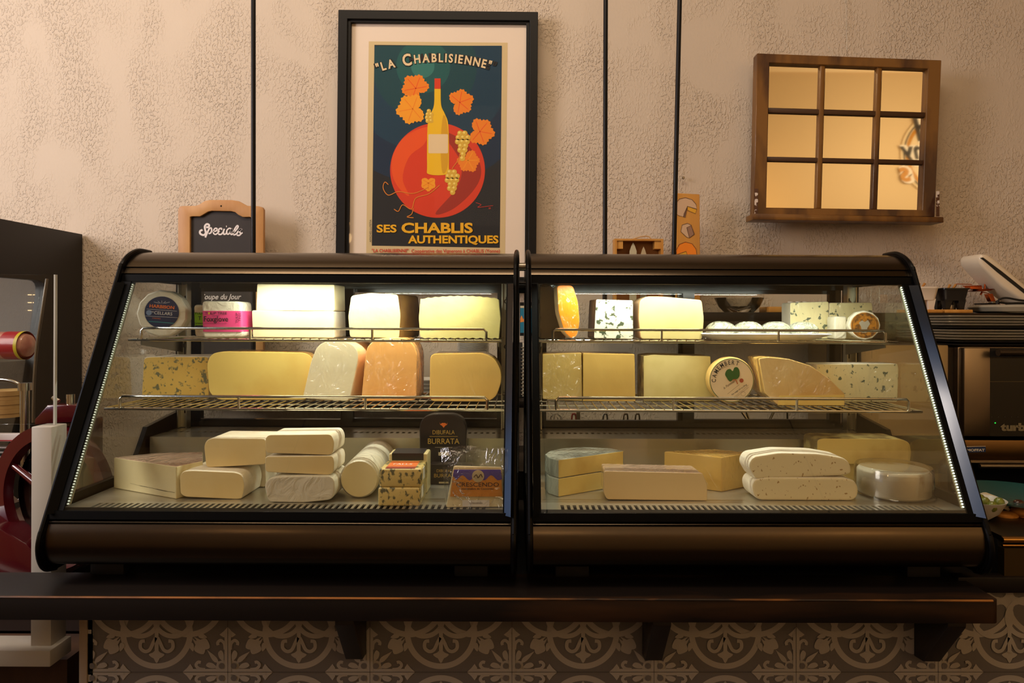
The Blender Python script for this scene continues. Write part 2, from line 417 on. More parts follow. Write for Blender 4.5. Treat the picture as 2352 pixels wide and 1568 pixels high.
def clipR(y): return 1153-(y-106)*5/463
def disc(cx, cy, r, m, l, n=70):
    pts = []
    for x, y in ell(cx, cy, r, n=n):
        y = min(max(y, 105), 562); x = min(max(x, clipL(y)+.4), clipR(y)-.4)
        pts.append((x, y))
    out = [pts[0]]
    for p in pts[1:]:
        if abs(p[0]-out[-1][0])+abs(p[1]-out[-1][1]) > .3: out.append(p)
    fp.poly(out, m, l)
disc(985, 155, 268, K['navy'], 3); disc(980, 155, 192, K['blue'], 4); disc(975, 152, 120, K['teal'], 5); disc(972, 152, 62, K['teal2'], 6); disc(971, 152, 27, K['teal3'], 7)
disc(1005, 391, 109, K['red'], 8)
fp.poly(smoothline([(905, 350), (935, 310), (985, 292), (975, 330), (940, 360), (925, 410), (940, 450), (915, 430), (900, 395)], 6, True), K['red2'], 9)
fp.poly(smoothline([(1010, 300), (1060, 320), (1095, 360), (1105, 400), (1085, 440), (1040, 480), (1000, 490), (1050, 430), (1060, 380), (1040, 340)], 6, True), K['dred'], 9)
def leaf(cx, cy, r, a, m, m2, l):
    a = math.radians(a); pr = [1, .78, .92, .74, .88, .66, .34, .66, .88, .74, .92, .78]
    pts = []
    for i in range(48):
        t = a+2*PI*i/48; k = i//4; f_ = (i % 4)/4
        q = pr[k]*(1-f_)+pr[(k+1) % 12]*f_
        q *= 1+.05*(1 if i % 2 else -1)
        pts.append((cx+r*q*math.cos(t), cy+r*q*math.sin(t)))
    fp.poly(pts, m, l)
    for i in (0, 2, 4, 8, 10):
        t = a+2*PI*i/12
        fp.stroke([(cx, cy), (cx+r*pr[i]*.8*math.cos(t), cy+r*pr[i]*.8*math.sin(t))], 1.5, m2, l+1, False)
leaf(955, 203, 36, 230, K['orange'], K['red2'], 10); leaf(948, 250, 40, 170, K['orange2'], K['orange'], 12)
leaf(1056, 235, 34, -20, K['orange'], K['red2'], 10); leaf(1102, 302, 36, 10, K['orange'], K['red2'], 12); leaf(1075, 368, 30, 60, K['orange'], K['orange2'], 12); leaf(984, 420, 20, 90, K['orange2'], K['orange'], 12)
# tall amber bottle in the middle
fp.poly(smoothline([(999, 190), (1011, 190), (1013, 240), (1022, 262), (1030, 290), (1031, 380), (1027, 400), (985, 400), (981, 380), (982, 290), (989, 262), (997, 240)], 4, True), K['yellow'], 14)
fp.poly(smoothline([(1018, 265), (1028, 292), (1029, 378), (1016, 396), (1012, 330)], 4, True), K['yellow2'], 15)
fp.poly([(998, 180), (1012, 180), (1012, 204), (998, 204)], K['red'], 15)
fp.poly(rnd([(984, 308), (1029, 308), (1029, 352), (984, 352)], 3), K['cream'], 16)
def grapes(cx, cy, rows, r=6.4):
    i = 0
    for k, nn in enumerate(rows):
        for j in range(nn):
            x = cx+(j-(nn-1)/2)*r*1.7+(k % 2)*1.5; y = cy+k*r*1.5
            fp.poly(ell(x, y, r, n=14), K['grape'], 17+(i % 3)); fp.poly(ell(x-1.6, y-1.8, r*.45, n=10), K['grape2'], 21); i += 1
grapes(1062, 306, [2, 3, 3, 2, 2, 1, 1]); grapes(1038, 395, [2, 3, 3, 2, 2, 1], 6.2); grapes(985, 255, [1, 2, 2, 2], 5)
for pts in ([(984, 430), (950, 444), (915, 440), (892, 448), (880, 432), (884, 418), (892, 424)], [(1010, 425), (985, 445), (955, 455), (945, 480), (925, 470), (915, 485), (905, 480)], [(1038, 395), (1040, 385), (1055, 360), (1062, 306)], [(950, 478), (945, 492), (935, 498), (950, 500)]):
    fp.stroke(pts, 1.8, K['stem'], 16)
# lettering on an arc
def arctext(f, t, cx, cy, R, a_mid, h, m, layer, sp=1.12, bold=.02, sign=1, big=None, w=.82):
    """letters set along an arc; angles in degrees from straight up"""
    adv = []
    for ch in t:
        hh = h*(big.get(ch, 1) if big else 1)
        if ch == ' ': adv.append(h*.45); continue
        vs, _ = glyphs(ch, bold); wd = (max(p.x for p in vs)-min(p.x for p in vs))*hh/.7*w
        adv.append(wd+h*.2*sp)
    tot = sum(adv); s = -tot/2
    for ch, ad in zip(t, adv):
        th = math.radians(a_mid)+(s+ad/2)/R; s += ad
        if ch == ' ': continue
        x = cx+R*math.sin(th); y = cy-R*math.cos(th)
        f.text(ch, x, y, h, m, layer, bold=bold, rot=th, align='c', sq=w)
def arcw(t, a, h, cx=1006, cy=560, R=418):
    arctext(fp, t, cx, cy, R, a, h, K['night'], 22, bold=.07); arctext(fp, t, cx, cy, R, a, h, K['cream'], 24, bold=.03)
arcw('"LA', -16.4, 19); arcw('C', -9.6, 26, R=416); arcw('HABLISIENNE"', 4.6, 19)
fp.text('SES', 865, 533, 17, K['gold'], 22, width=46, bold=.03)
fp.text('CHABLIS', 922, 534, 22, K['gold'], 22, width=164, bold=.035)
fp.text('AUTHENTIQUES', 937, 558, 17, K['gold'], 22, width=208, bold=.035)
fp.text('"LA CHABLISIENNE"', 854, 579, 7.5, K['textred'], 22, width=84, bold=.02)
fp.text('Coopérative des Vignerons à CHABLIS (Yonne)', 945, 580, 8, K['textred'], 22, width=203, bold=.012)
fp.text('AFFICHES LUTETIA', 853, 556, 4.5, ink, 22, width=52, rot=-PI/2)
fp.text('30', 1122, 480, 4, K['textred'], 22)
fp.stroke([(1093, 465), (1105, 470), (1098, 476), (1132, 472)], 1, K['textred'], 22)
fp.build('poster_print', pf)
MB().prism(q3(inf, D+.010), (0, .002, 0)).build('glazing', sheetglass('poster_glazing', (1, 1, 1), .18), pf)

# ================================================================= specials chalkboard
sb = thing('chalkboard', W(508, 917, 2.42), 'wooden-framed chalkboard reading Specials, standing on the low wall shelf', 'chalkboard')
bw = mat('board_wood', (196, 146, 88), .5, vary=((176, 122, 66), 14, .4, .65, (1, 1, .25)), bump=(30, .1, .001))
D = 2.40
def C(p): return (400+p[0]/9.8, 440+p[1]/9.8)
outer = [(85, 4730), (85, 430), (95, 370), (130, 330), (200, 322), (480, 318), (560, 290), (680, 210), (800, 185), (1300, 188), (1450, 212), (1560, 275), (1650, 318), (1900, 325), (1980, 350), (2010, 400), (2000, 4730)]
inner = [(345, 4400), (355, 570), (400, 556), (580, 555), (660, 510), (760, 450), (840, 432), (1280, 440), (1370, 462), (1440, 520), (1540, 570), (1700, 566), (1740, 590), (1735, 4400)]
lean = lambda pts, D: [W(x, y, D) for x, y in pts]
MB().holed(lean([C(p) for p in outer], D), lean([C(p) for p in inner], D), (0, .018, 0)).bevel(.002, 2, 60).build('frame', bw, sb)
MB().prism(lean([C((320, 400)), C((1760, 400)), C((1760, 4450)), C((320, 4450))], D+.010), (0, .006, 0)).build('slate', mat('slate', (44, 38, 36), .75, vary=((54, 46, 44), 5, .4, .7)), sb)
chalk = mat('chalk_white', (226, 216, 214), .8)
ft = Flat(lambda u, v, l: W(*C((u, v)), D+.0098-l*.0003))
for k, (pts, wd) in enumerate([([(720, 800), (775, 795), (785, 750), (735, 730), (690, 780), (700, 870), (712, 915), (690, 965), (640, 975), (585, 940), (585, 885), (640, 860)], 44), ([(800, 815), (755, 900), (700, 1030)], 40),
     ([(775, 850), (825, 815), (845, 860), (825, 925), (775, 945)], 34), ([(880, 900), (950, 880), (965, 835), (925, 825), (890, 870), (885, 930), (930, 962), (985, 925), (1020, 880)], 32),
     ([(1065, 860), (1065, 828), (1020, 835), (990, 890), (1005, 955), (1060, 958), (1110, 900)], 34), ([(1130, 835), (1110, 900), (1120, 958), (1165, 945), (1195, 900)], 34), ([(1168, 782), (1185, 780)], 34),
     ([(1290, 840), (1240, 825), (1190, 870), (1180, 930), (1215, 958), (1262, 915), (1300, 835), (1275, 915), (1285, 965), (1335, 940)], 32),
     ([(1330, 930), (1400, 855), (1440, 790), (1420, 765), (1375, 820), (1335, 910), (1340, 970), (1400, 950), (1440, 890)], 34),
     ([(1400, 955), (1460, 880), (1520, 842), (1470, 865), (1480, 915), (1500, 950), (1460, 985), (1410, 975)], 34), ([(1475, 975), (1540, 920)], 30)]):
    ft.stroke(pts, wd, chalk, 1+k % 4)
ft.build('chalk_lettering', sb)
ft = Flat(pxplane(D+.0098, .0003))
ft.text('Soupe du Jour', 462, 687, 12, chalk, 1, width=90, shear=.3, bold=.015)
ft.build('soup_lettering', sb)
MB().cyl(W(508, 473, D-.001), W(508, 473, D+.01), .003, n=12).build('hanging_hole', ink, sb)

# ================================================================= sash mirror
sm = thing('sash_mirror', W(1945, 510, 2.47), 'old brown wooden window sash with nine mirror panes on the right wall', 'mirror')
oldwood = mat('old_varnished_wood', (120, 78, 28), .45, coat=.2, bump=(20, .3, .002), vary=((66, 34, 12), 10, .45, .62, (1, 1, .3)))
D = 2.40
O4 = [(1739, 122), (2163, 138), (2147, 498), (1731, 492)]
def bil(u, v):
    a = Vector(O4[0]).lerp(Vector(O4[1]), u); b = Vector(O4[3]).lerp(Vector(O4[2]), u); return a.lerp(b, v)
us = [.068, .345, .372, .654, .68, .93]; vs_ = [.057, .336, .367, .640, .668, .957]
fr = MB().holed(q3(O4, D), q3([bil(us[0], vs_[0]), bil(us[5], vs_[0]), bil(us[5], vs_[5]), bil(us[0], vs_[5])], D), (0, .04, 0)); fr.bevel(.002, 1)
fr.build('sash_frame', oldwood, sm)
for a, b in ((1, 2), (3, 4)):
    m_ = MB().prism(q3([bil(us[a], vs_[0]), bil(us[b], vs_[0]), bil(us[b], vs_[5]), bil(us[a], vs_[5])], D+.006), (0, .02, 0)); m_.bevel(.003, 2); m_.build('glazing_bar', oldwood, sm)
    m_ = MB().prism(q3([bil(us[0], vs_[a]), bil(us[5], vs_[a]), bil(us[5], vs_[b]), bil(us[0], vs_[b])], D+.008), (0, .017, 0)); m_.bevel(.003, 2); m_.build('glazing_bar', mat('old_wood_dark', (64, 36, 14), .5), sm)
mirror = mat('mirror_glass', (238, 226, 200), .03, 1)
for i in range(3):
    for j in range(3):
        u0, u1 = us[2*i], us[2*i+1]; v0, v1 = vs_[2*j], vs_[2*j+1]
        MB().prism(q3([bil(u0, v0), bil(u1, v0), bil(u1, v1), bil(u0, v1)], D+.018), (0, .004, 0)).build('mirror_pane', mirror, sm, smooth=0)
sl = MB().prism([W(1729, 490, D-.03), W(2168, 498, D-.03), W(2168, 511, D-.03), W(1729, 504, D-.03)], (0, .075, 0)); sl.bevel(.003, 2); sl.build('sill_ledge', oldwood, sm)
peel = mat('peeling_paint', (74, 40, 18), .6, vary=((205, 190, 180), 60, .52, .56))
for x, s in ((1733, 1), (2150, 1)):
    yb = 491 if x < 1900 else 497
    c0 = MB().prism([W(x, yb, D-.028), W(x, yb-12, D-.028), W(x, yb-58, D-.002), W(x, yb-58, D), W(x, yb, D)], (.012, 0, 0)); c0.build('side_bracket', peel, sm)
MB().tube([W(1945, 128, 2.45), W(1945, 115, 2.485), W(1942, -60, 2.495)], .0008, n=5).build('hanging_wire', steel, sm)
MB().tube([W(1010, 24, 2.47), W(1011, -80, 2.495)], .0007, n=5).build('hanging_wire', steel, pf)
tag(MB().lathe([(.0, -.012), (.004, -.012), (.006, -.004), (.0, 0)], W(1569, 409, 2.49), (0, 1, 0), n=10).build('wall_hook', steel), 'tiny metal hook in the wall above the cheese-print board', 'hook')

# ================================================================= things on the wall shelves
bamboo = mat('bamboo', (206, 148, 70), .45, vary=((190, 128, 54), 20, .4, .6, (1, 1, .2)))
kb = thing('knife_box', (W(1466, 600, 2.38).x, 2.38, US), 'small open bamboo box of cheese knives on the wall shelf', 'box')
D = 2.38; X = lambda px, D=D: W(px, PY, D).x
zt = W(1466, 548, D).z
a0, a1 = X(1411), X(1523)
MB().holed([(a0, D, US+.001), (a1, D, US+.001), (a1, D, zt), (a0, D, zt)], [(a0+.008, D, US+.01), (a1-.008, D, US+.01), (a1-.008, D, zt-.007), (a0+.008, D, zt-.007)], (0, .045, 0)).build('case', bamboo, kb)
MB().box(a0, a1, D+.045, D+.05, US+.001, zt).build('back_panel', mat('bamboo_dark', (150, 96, 40), .6), kb)
for s in (0, 1):
    xx = a0+.008 if s == 0 else a1-.03
    MB().box(xx, xx+.022, D+.004, D+.04, zt-.035, zt-.007).build('corner_block', bamboo, kb)
MB().tube(smoothline([(X(1453), D+.025, zt), (X(1468), D+.025, zt+.008), (X(1484), D+.025, zt+.012), (X(1494), D+.025, zt+.009), (X(1498), D+.025, zt)], 4), .0025, n=8).build('rope_handle', mat('rope', (190, 160, 120), .9, bump=(300, .6, .001)), kb)
blade = mat('knife_steel', (200, 200, 196), .3, 1)
for px_, h, wd, rt, m_ in ((1455, 556, 8, 0, 'pale wooden cheese knife'), (1479, 565, 7, 1, 'shiny steel cheese knife')):
    zz = W(px_, h, D).z; w2 = wd/F*D
    pts = [(X(px_)-w2, D+.012, US+.002), (X(px_)-w2, D+.012, zz-.03), (X(px_)-w2*.5, D+.012, zz-.012), (X(px_), D+.012, zz), (X(px_)+w2*.5, D+.012, zz-.012), (X(px_)+w2, D+.012, zz-.03), (X(px_)+w2, D+.012, US+.002)]
    tag(MB().prism(pts, (0, .004, 0)).build('cheese_knife', blade if rt else mat('pale_blade', (190, 180, 150), .5)), m_+' in the bamboo box', 'knife')
tag(MB().prism([(X(1498), D+.01, US+.002), (X(1494), D+.01, US+.03), (X(1500), D+.01, US+.05), (X(1508), D+.01, US+.05), (X(1512), D+.01, US+.002)], (0, .006, 0)).build('cheese_fork', mat('pinkwood', (190, 140, 100), .5)), 'brown handled cheese fork at the right of the bamboo box', 'fork')

cbd = thing('cheese_board', (X(1580), 2.42, US), 'narrow tall wooden board printed with three cheeses, leaning on the wall', 'board')
D = 2.40
pts = [(1550, 443), (1607, 446), (1609, 706), (1547, 706)]
MB().prism(q3(pts, D), (0, .012, 0)).bevel(.0015, 1).build('board', mat('beech_board', (206, 146, 66), .5, vary=((192, 130, 54), 12, .4, .6, (1, 1, .15))), cbd)
fc = Flat(pxplane(D, .0004)); P2 = lambda x, y: (1340+x/6.533, 400+y/6.533)
pk, pk2, ye, og, gy = mat('print_rind', (206, 170, 136), .7), mat('print_rind_shade', (150, 112, 88), .7), mat('print_paste', (220, 160, 40), .7), mat('print_orange', (206, 120, 34), .7), mat('print_outline', (76, 48, 36), .7)
def blobs(pts, m, l, outline=True):
    pp = [P2(*p) for p in pts]; fc.poly(pp, m, l)
    if outline: fc.stroke(pp, .9, gy, l+3, False, True)
blobs([(1400, 600), (1400, 420), (1440, 370), (1530, 350), (1630, 380), (1690, 450), (1700, 520), (1560, 480), (1510, 640), (1430, 620)], pk, 1)
blobs([(1560, 480), (1700, 525), (1680, 590), (1560, 540)], ye, 2); blobs([(1560, 485), (1525, 650), (1500, 640), (1510, 590)], pk2, 3)
blobs([(1460, 860), (1480, 760), (1560, 735), (1615, 760), (1660, 900), (1590, 955), (1550, 945)], pk, 1); blobs([(1550, 800), (1615, 765), (1665, 900), (1590, 955)], pk2, 2)
blobs([(1400, 1230), (1390, 1140), (1440, 1050), (1530, 1015), (1630, 1040), (1690, 1120), (1700, 1200), (1690, 1300), (1560, 1360), (1420, 1340)], og, 1); blobs([(1400, 1230), (1410, 1200), (1540, 1155), (1570, 1240), (1540, 1330), (1430, 1320)], ye, 2)
fc.build('cheese_print', cbd)

def fondue(name, px, D, w, ytop, ybot, m, label, lip=False):
    t = thing(name, (W(px, PY, D).x, D+.04, US), label, 'fondue pot')
    c = W(px, PY, D).x; h = w/2/F*D; z0 = US+.012; z1 = W(px, ytop, D).z
    # wooden base
    MB().box(c-h*1.05, c+h*1.05, D-.01, D+h*2, US+.0005, US+.012).bevel(.002).build('wooden_base', bamboo, t)
    # four-legged body: square tapered cup with arches cut between the legs
    body = MB()
    zc = z0+(z1-z0)*.42
    def ring(z, k): return [(c+sx*h*k, D+h+sy*h*k, z) for sx, sy in rnd([(-1, -1), (1, -1), (1, 1), (-1, 1)], .35, 4)]
    body.loft([ring(zc, .82), ring(z1-.006, .98), ring(z1-.005, 1.06 if lip else 1.0), ring(z1, 1.06 if lip else 1.0), ring(z1, .9), ring(z1-.03, .85)], cap=True)
    for sx in (-1, 1):
        for sy in (-1, 1):
            x0, y0 = c+sx*h*.5, D+h+sy*h*.5
            body.loft([[(x0+a*h*.30, y0+b*h*.30, zc+.004) for a, b in ((-1, -1), (1, -1), (1, 1), (-1, 1))], [(x0+sx*h*.05+a*h*.17, y0+b*h*.17, z0) for a, b in ((-1, -1), (1, -1), (1, 1), (-1, 1))]])
    body.build('pot', m, t)
    MB().lathe([(.012, 0), (.014, .004), (.014, .016), (0, .016)], (c, D+h, US+.0125), n=18).build('candle', mat('candle_tin', (220, 220, 215), .3, .8), t)
    return c, h, z1
fk = mat('fork_wood', (178, 120, 50), .5)
for px, w_, m_, lb, lip, nm, lf in ((2128, 64, mat('white_ceramic', (226, 214, 200), .25), 'white square fondue pot on a wooden base on the wall shelf', False, 'fondue_pot', 'white'), (2199, 60, mat('black_ceramic', (18, 17, 20), .25), 'black square fondue pot on a wooden base on the wall shelf', True, 'fondue_pot', 'black')):
    c, h, z1 = fondue(nm, px, 2.30, w_, 658 if lip is False else 661, 706, m_, lb, lip)
    for k, dx in enumerate((-.006, .010)):
        t = MB().tube([(c+dx-.01, 2.30+h, z1-.025), (c+dx, 2.30+h, z1-.004), (c+dx+.006+.004*k, 2.30+h-.005, z1+.014)], [.003, .003, .0045], 8)
        tag(t.build('fondue_fork', fk), f'wooden {"left" if k == 0 else "right"} fork handle sticking out of the {lf} fondue pot', 'fork', 'fondue forks')
# raclette grill of copper wire
copper = mat('copper', (214, 110, 60), .25, 1)
rg = thing('raclette_warmer', (W(2262, PY, 2.40).x, 2.40, US), 'small copper wire cheese warmer with folding pan on the wall shelf', 'cheese warmer')
D = 2.38
def T(pts, r, n, m=copper): MB().tube([W(x, y, D+dd) for x, y, dd in pts], r, 6).build(n, m, rg)
T([(2196, 652, 0), (2232, 653, 0)], .0016, 'frame_wire'); T([(2212, 657, 0), (2254, 656, 0), (2255, 668, 0)], .002, 'frame_wire')
T([(2262, 652, 0), (2304, 649, 0)], .0016, 'skewer'); T([(2277, 656, .02), (2318, 652, .02)], .0016, 'skewer'); T([(2262, 652, 0), (2262, 664, 0)], .0022, 'upright'); T([(2277, 655, .02), (2277, 661, .02)], .0022, 'upright')
MB().prism(q3([(2228, 657), (2254, 656), (2254, 667), (2248, 664), (2230, 663)], D), (0, .03, 0)).build('side_plate', copper, rg)
MB().prism(q3([(2246, 668), (2258, 663), (2285, 663), (2275, 667), (2258, 669)], D-.02), (0, .06, 0)).build('pan', mat('dark_copper', (120, 56, 30), .35, 1), rg)
T([(2256, 670, 0), (2252, 677, 0)], .003, 'knob'); T([(2258, 671, 0), (2272, 674, 0)], .0016, 'frame_wire')
MB().prism(q3([(2269, 675), (2280, 674), (2287, 692), (2277, 692)], D), (0, .02, 0)).build('leg', copper, rg)
MB().lathe([(.012, 0), (.012, .01), (0, .012)], W(2280, 699, D), n=14).build('foot', steel, rg)
MB().box(W(2262, 0, D).x, W(2290, 0, D).x, D-.02, D+.05, US+.032, US+.036).build('base_bar', black_trim, rg)
# the pale round plate / hot plate body and its raised lid
cg = thing('contact_grill', (W(2330, PY, 2.36).x, 2.38, US), 'white rounded contact grill with its lid raised, at the right edge', 'grill')
cx = W(2330, PY, 2.34).x
MB().lathe([(.0, 0), (.11, 0), (.135, .006), (.145, .02), (.14, .027), (0, .029)], (cx+.02, 2.355, US+.001), n=48).build('base', mat('warm_grey_plastic', (150, 140, 122), .35), cg)
lid = [(2249, 588), (2256, 583), (2270, 584), (2285, 593), (2420, 706), (2420, 744), (2300, 656), (2262, 617), (2252, 604)]
LB = MB().prism(q3(lid, 2.31), (0, .11, 0)); LB.bevel(.012, 3, 50).build('lid', mat('ivory_plastic', (222, 206, 182), .3, coat=.2), cg)
MB().prism(q3([(2253, 592), (2258, 591), (2300, 622), (2400, 702), (2400, 711), (2290, 624)], 2.308), (0, .01, 0)).build('heating_plate', black_matte, cg)
MB().tube(smoothline([W(x, y, 2.30) for x, y in ((2290, 698), (2295, 688), (2312, 684), (2350, 690), (2420, 694))], 5), .0035, n=8).build('power_cable', black_matte, cg)
MB().tube(smoothline([W(x, y, 2.31) for x, y in ((2288, 692), (2310, 696), (2345, 696), (2410, 697))], 5), .0035, n=8).build('power_cable', black_matte, cg)
# upper shelf, seen through the right case
for px, lb in ((1817, 'left'), (1834, 'second'), (1849, 'third')):
    c = W(px, PY, 2.35).x
    tag(MB().lathe([(.008, 0), (.009, 0), (.0115, .038), (.0095, .038), (.007, .003)], (c, 2.35, US+.001), n=18).build('white_cup', mat('cup_white', (220, 214, 204), .3)), f'small white porcelain cup on the wall shelf behind the right case, {lb} of the row', 'cup', 'white cups on the wall shelf')
tag(MB().box(W(1762, 0, 2.35).x, W(1806, 0, 2.35).x, 2.32, 2.42, US+.0005, US+.02).bevel(.003).build('serving_block', bamboo), 'flat brown wooden block left of the white cups on the wall shelf', 'board')
tag(MB().lathe([(0, 0), (.05, 0), (.07, .02), (.085, .05), (.083, .05), (.066, .02), (0, .003)], (W(1700, 0, 2.38).x, 2.38, US+.001), n=32).build('glass_bowl', sheetglass('bowl_glass', (.95, .95, .93), 1.2, .03, .02)), 'clear glass bowl on the wall shelf behind the right case', 'bowl')
# plates and cutlery on the low shelf, seen through the left case
plate_m = mat('plate_white', (214, 208, 200), .3, coat=.3)
c = W(1087, PY, 2.36).x
for k in range(11):
    tag(MB().lathe([(0, 0), (.035, 0), (.056, .009), (.056, .011), (.034, .003), (0, .003)], (c, 2.36, LS+.143+k*.0052), n=36).build('small_plate', plate_m), 'small white plate in the stack behind the gouda wedge', 'plate', 'stack of small white plates on the low shelf')
tag(MB().box(c-.075, c+.075, 2.29, 2.44, LS+.001, LS+.142).bevel(.004).build('plate_box', mat('carton_white', (170, 160, 150), .7)), 'pale carton under the stack of small white plates', 'carton')
for k in range(5):
    cc = W(978, PY, 2.34).x
    tag(MB().lathe([(0, 0), (.045, 0), (.062, .010), (.062, .012), (.044, .003), (0, .003)], (cc, 2.36, LS+.001+k*.013), n=32).build('dish', plate_m), 'white dish in the low stack between the orange and the gouda wedge', 'dish', 'stack of white dishes on the low shelf')
tag(MB().lathe([(.0, 0), (.06, 0), (.06, .06), (.05, .085), (.02, .10), (.0, .101)], (W(845, 0, 2.38).x, 2.38, LS+.095), n=28).build('cake_dome', sheetglass('dome_glass', (.9, .9, .88), 1.5, .05, .04)), 'clear domed lid behind the orange cheese wedge', 'lid')
tag(MB().lathe([(0, 0), (.06, 0), (.066, .09), (.06, .094), (0, .094)], (W(845, 0, 2.38).x, 2.38, LS+.001), n=28).build('tin', mat('tin_grey', (150, 145, 136), .4, .6)), 'plain round grey tin under the clear dome', 'tin')
# gap between the cases
D = 2.44
t = thing('small_picture', W(1200, 770, D), 'narrow blue picture in a black frame seen between the two cases', 'picture')
MB().prism(q3([(1194, 694), (1232, 694), (1232, 771), (1194, 771)], D), (0, .015, 0)).build('frame', blackframe, t)
fl = Flat(pxplane(D, .0005)); fl.poly([(1195, 702), (1228, 702), (1228, 764), (1195, 764)], mat('pic_blue', (20, 110, 140), .6), 1)
fl.poly([(1195, 731), (1198, 724), (1202, 733), (1207, 728), (1207, 738), (1195, 740)], mat('pic_orange', (220, 130, 50), .6), 2)
fl.poly([(1195, 702), (1228, 702), (1228, 707), (1195, 707)], mat('pic_cream', (190, 180, 150), .6), 3); fl.build('picture_print', t)
nb = thing('ring_binder', (W(1196, 0, 2.36).x, 2.36, LS), 'black spiral-bound book standing between the two cases', 'book')
bx0, bx1 = W(1178, 0, 2.36).x, W(1203, 0, 2.36).x
MB().box(bx0, bx1, 2.36, 2.44, LS+.001, LS+.19).build('cover', mat('book_black', (40, 38, 38), .5), nb)
MB().box(bx1, bx1+.012, 2.362, 2.44, LS+.004, LS+.186).build('page_block', paper_w, nb)
for k in range(14):
    z = LS+.012+k*.0125
    MB().tube([(bx1+.006*math.cos(a), 2.357+.004*math.sin(a), z) for a in [i*PI/4 for i in range(9)]], .0012, 5).build('ring', steel, nb)
# ================================================================= display cases
def zc(z): return CZ+z
ZD = -.390      # deck
Z1, Z2 = -.051, -.202   # wire shelves
OUT = [(1.93, .150), (1.72, .163), (1.672, .163), (1.64, .154), (1.612, .137), (1.592, .112), (1.576, .078), (1.352, -.390), (1.334, -.425), (1.326, -.452), (1.330, -.480), (1.345, -.502), (1.375, -.511), (1.93, -.511)]
WIN = [(1.86, .092), (1.60, .092), (1.588, .06), (1.383, -.372), (1.63, -.372), (1.665, -.33), (1.70, -.277), (1.86, -.258)]
def case(x0, x1, rz, piv, label, led, name='display_case'):
    t = thing(name, (piv, 1.33, CZ-.535), label, 'display case', 'pair of countertop cheese cases', rz)
    P = lambda yz, x: [(x, y, zc(z)) for y, z in yz]
    sideL = MB().holed(P(OUT, x0), P(WIN, x0), (.012, 0, 0)); sideL.build('side_frame', black_trim, t)
    MB().holed(P(OUT, x1-.012), P(WIN, x1-.012), (.012, 0, 0)).build('side_frame', black_trim, t)
    for xx in (x0, x1-.012):   # raised rim that runs round the side frame
        MB().tube([(xx+.006, y, zc(z)) for y, z in smoothline([Vector(p) for p in OUT[1:13]], 4)], .0055, 8).build('side_rim', black_trim, t)
    for xx in (x0+.004, x1-.008):
        MB().prism(P([(y+(.004 if y < 1.7 else -.004), z) for y, z in WIN], xx), (.004, 0, 0)).build('side_glass', glass_side, t, smooth=0)
    a, b = x0+.0125, x1-.0125
    # upper steel fascia with a groove, and the roof behind it
    up = [(1.925, .146), (1.72, .159), (1.674, .158), (1.645, .150), (1.618, .133), (1.604, .118), (1.607, .1165), (1.6035, .1145), (1.596, .102), (1.600, .098), (1.925, .128)]
    MB().profx([(y, zc(z)) for y, z in smoothline([Vector(p) for p in up[:6]], 4)+[Vector(p) for p in up[6:]]], a, b).build('upper_fascia', steel_fascia, t, 30)
    MB().profx([(1.590, zc(.099)), (1.586, zc(.080)), (1.60, zc(.080)), (1.61, zc(.099))], a, b).build('top_strip', black_border, t)
    # lower fascia
    lo = [(1.3515, -.404), (1.345, -.4095), (1.3475, -.4115), (1.344, -.4135), (1.337, -.430), (1.333, -.455), (1.337, -.478), (1.350, -.494), (1.378, -.502), (1.92, -.502), (1.92, -.405)]
    MB().profx([(y, zc(z)) for y, z in lo[:3]+[tuple(p) for p in smoothline([Vector(p) for p in lo[3:9]], 4)]+lo[9:]], a, b).build('lower_fascia', steel_fascia, t, 30)
    MB().profx([(1.348, zc(-.388)), (1.345, zc(-.4035)), (1.385, zc(-.4035)), (1.375, zc(-.388))], a, b).build('bottom_strip', black_border, t)
    # front glass with its printed black border
    gl = lambda s, off=0: (1.584+(1.352-1.584)*s-off*.9, .082+(-.390-.082)*s-off*.43)
    MB().prism([(a, gl(0)[0], zc(gl(0)[1])), (b, gl(0)[0], zc(gl(0)[1])), (b, gl(1)[0], zc(gl(1)[1])), (a, gl(1)[0], zc(gl(1)[1]))], (0, .0035, .0018)).build('front_glass', glass_case, t, smooth=0)
    for xa, xb in ((a, a+(.024 if x0 < -.5 else .016)), (b-(.016 if x0 < -.5 else .024), b)):
        MB().prism([(xa, gl(0, .0006)[0], zc(gl(0, .0006)[1])), (xb, gl(0, .0006)[0], zc(gl(0, .0006)[1])), (xb, gl(1, .0006)[0], zc(gl(1, .0006)[1])), (xa, gl(1, .0006)[0], zc(gl(1, .0006)[1]))], (0, .006, .003)).build('glass_border', black_border, t, smooth=0)
    # glossy chamfered strips along the slanted front edges
    for xc, dx_, dy_, em in ((x0+.0125, .013, .012, black_border), (x1-.0125, -.013, .012 if x0 < -.5 else .016, gloss_black)):
        o1, o2 = gl(0, .0064), gl(1, .0064)
        tri = lambda y, z: [(xc, y-dy_, zc(z)), (xc, y, zc(z)), (xc+dx_, y, zc(z))]
        MB().loft([tri(o1[0], o1[1]), tri(o2[0]+.003, o2[1])]).build('edge_strip', em, t, smooth=0)
    # deck: lip, slotted strip, sheet
    dk = MB(); dm = mat('deck_steel', (196, 190, 172), .28, .75, bump=(40, .08, .001, (.05, 1, 1)))
    ia, ib = x0+.03, x1-.03
    dk.box(ia-.012, ib+.012, 1.362, 1.381, zc(ZD-.004), zc(ZD)); dk.box(ia-.012, ib+.012, 1.414, 1.70, zc(ZD-.004), zc(ZD))
    sa, sb_ = ia+.035, ib-.035; n = 62
    dk.box(ia-.012, sa, 1.381, 1.414, zc(ZD-.004), zc(ZD)); dk.box(sb_, ib+.012, 1.381, 1.414, zc(ZD-.004), zc(ZD))
    st = (sb_-sa)/n
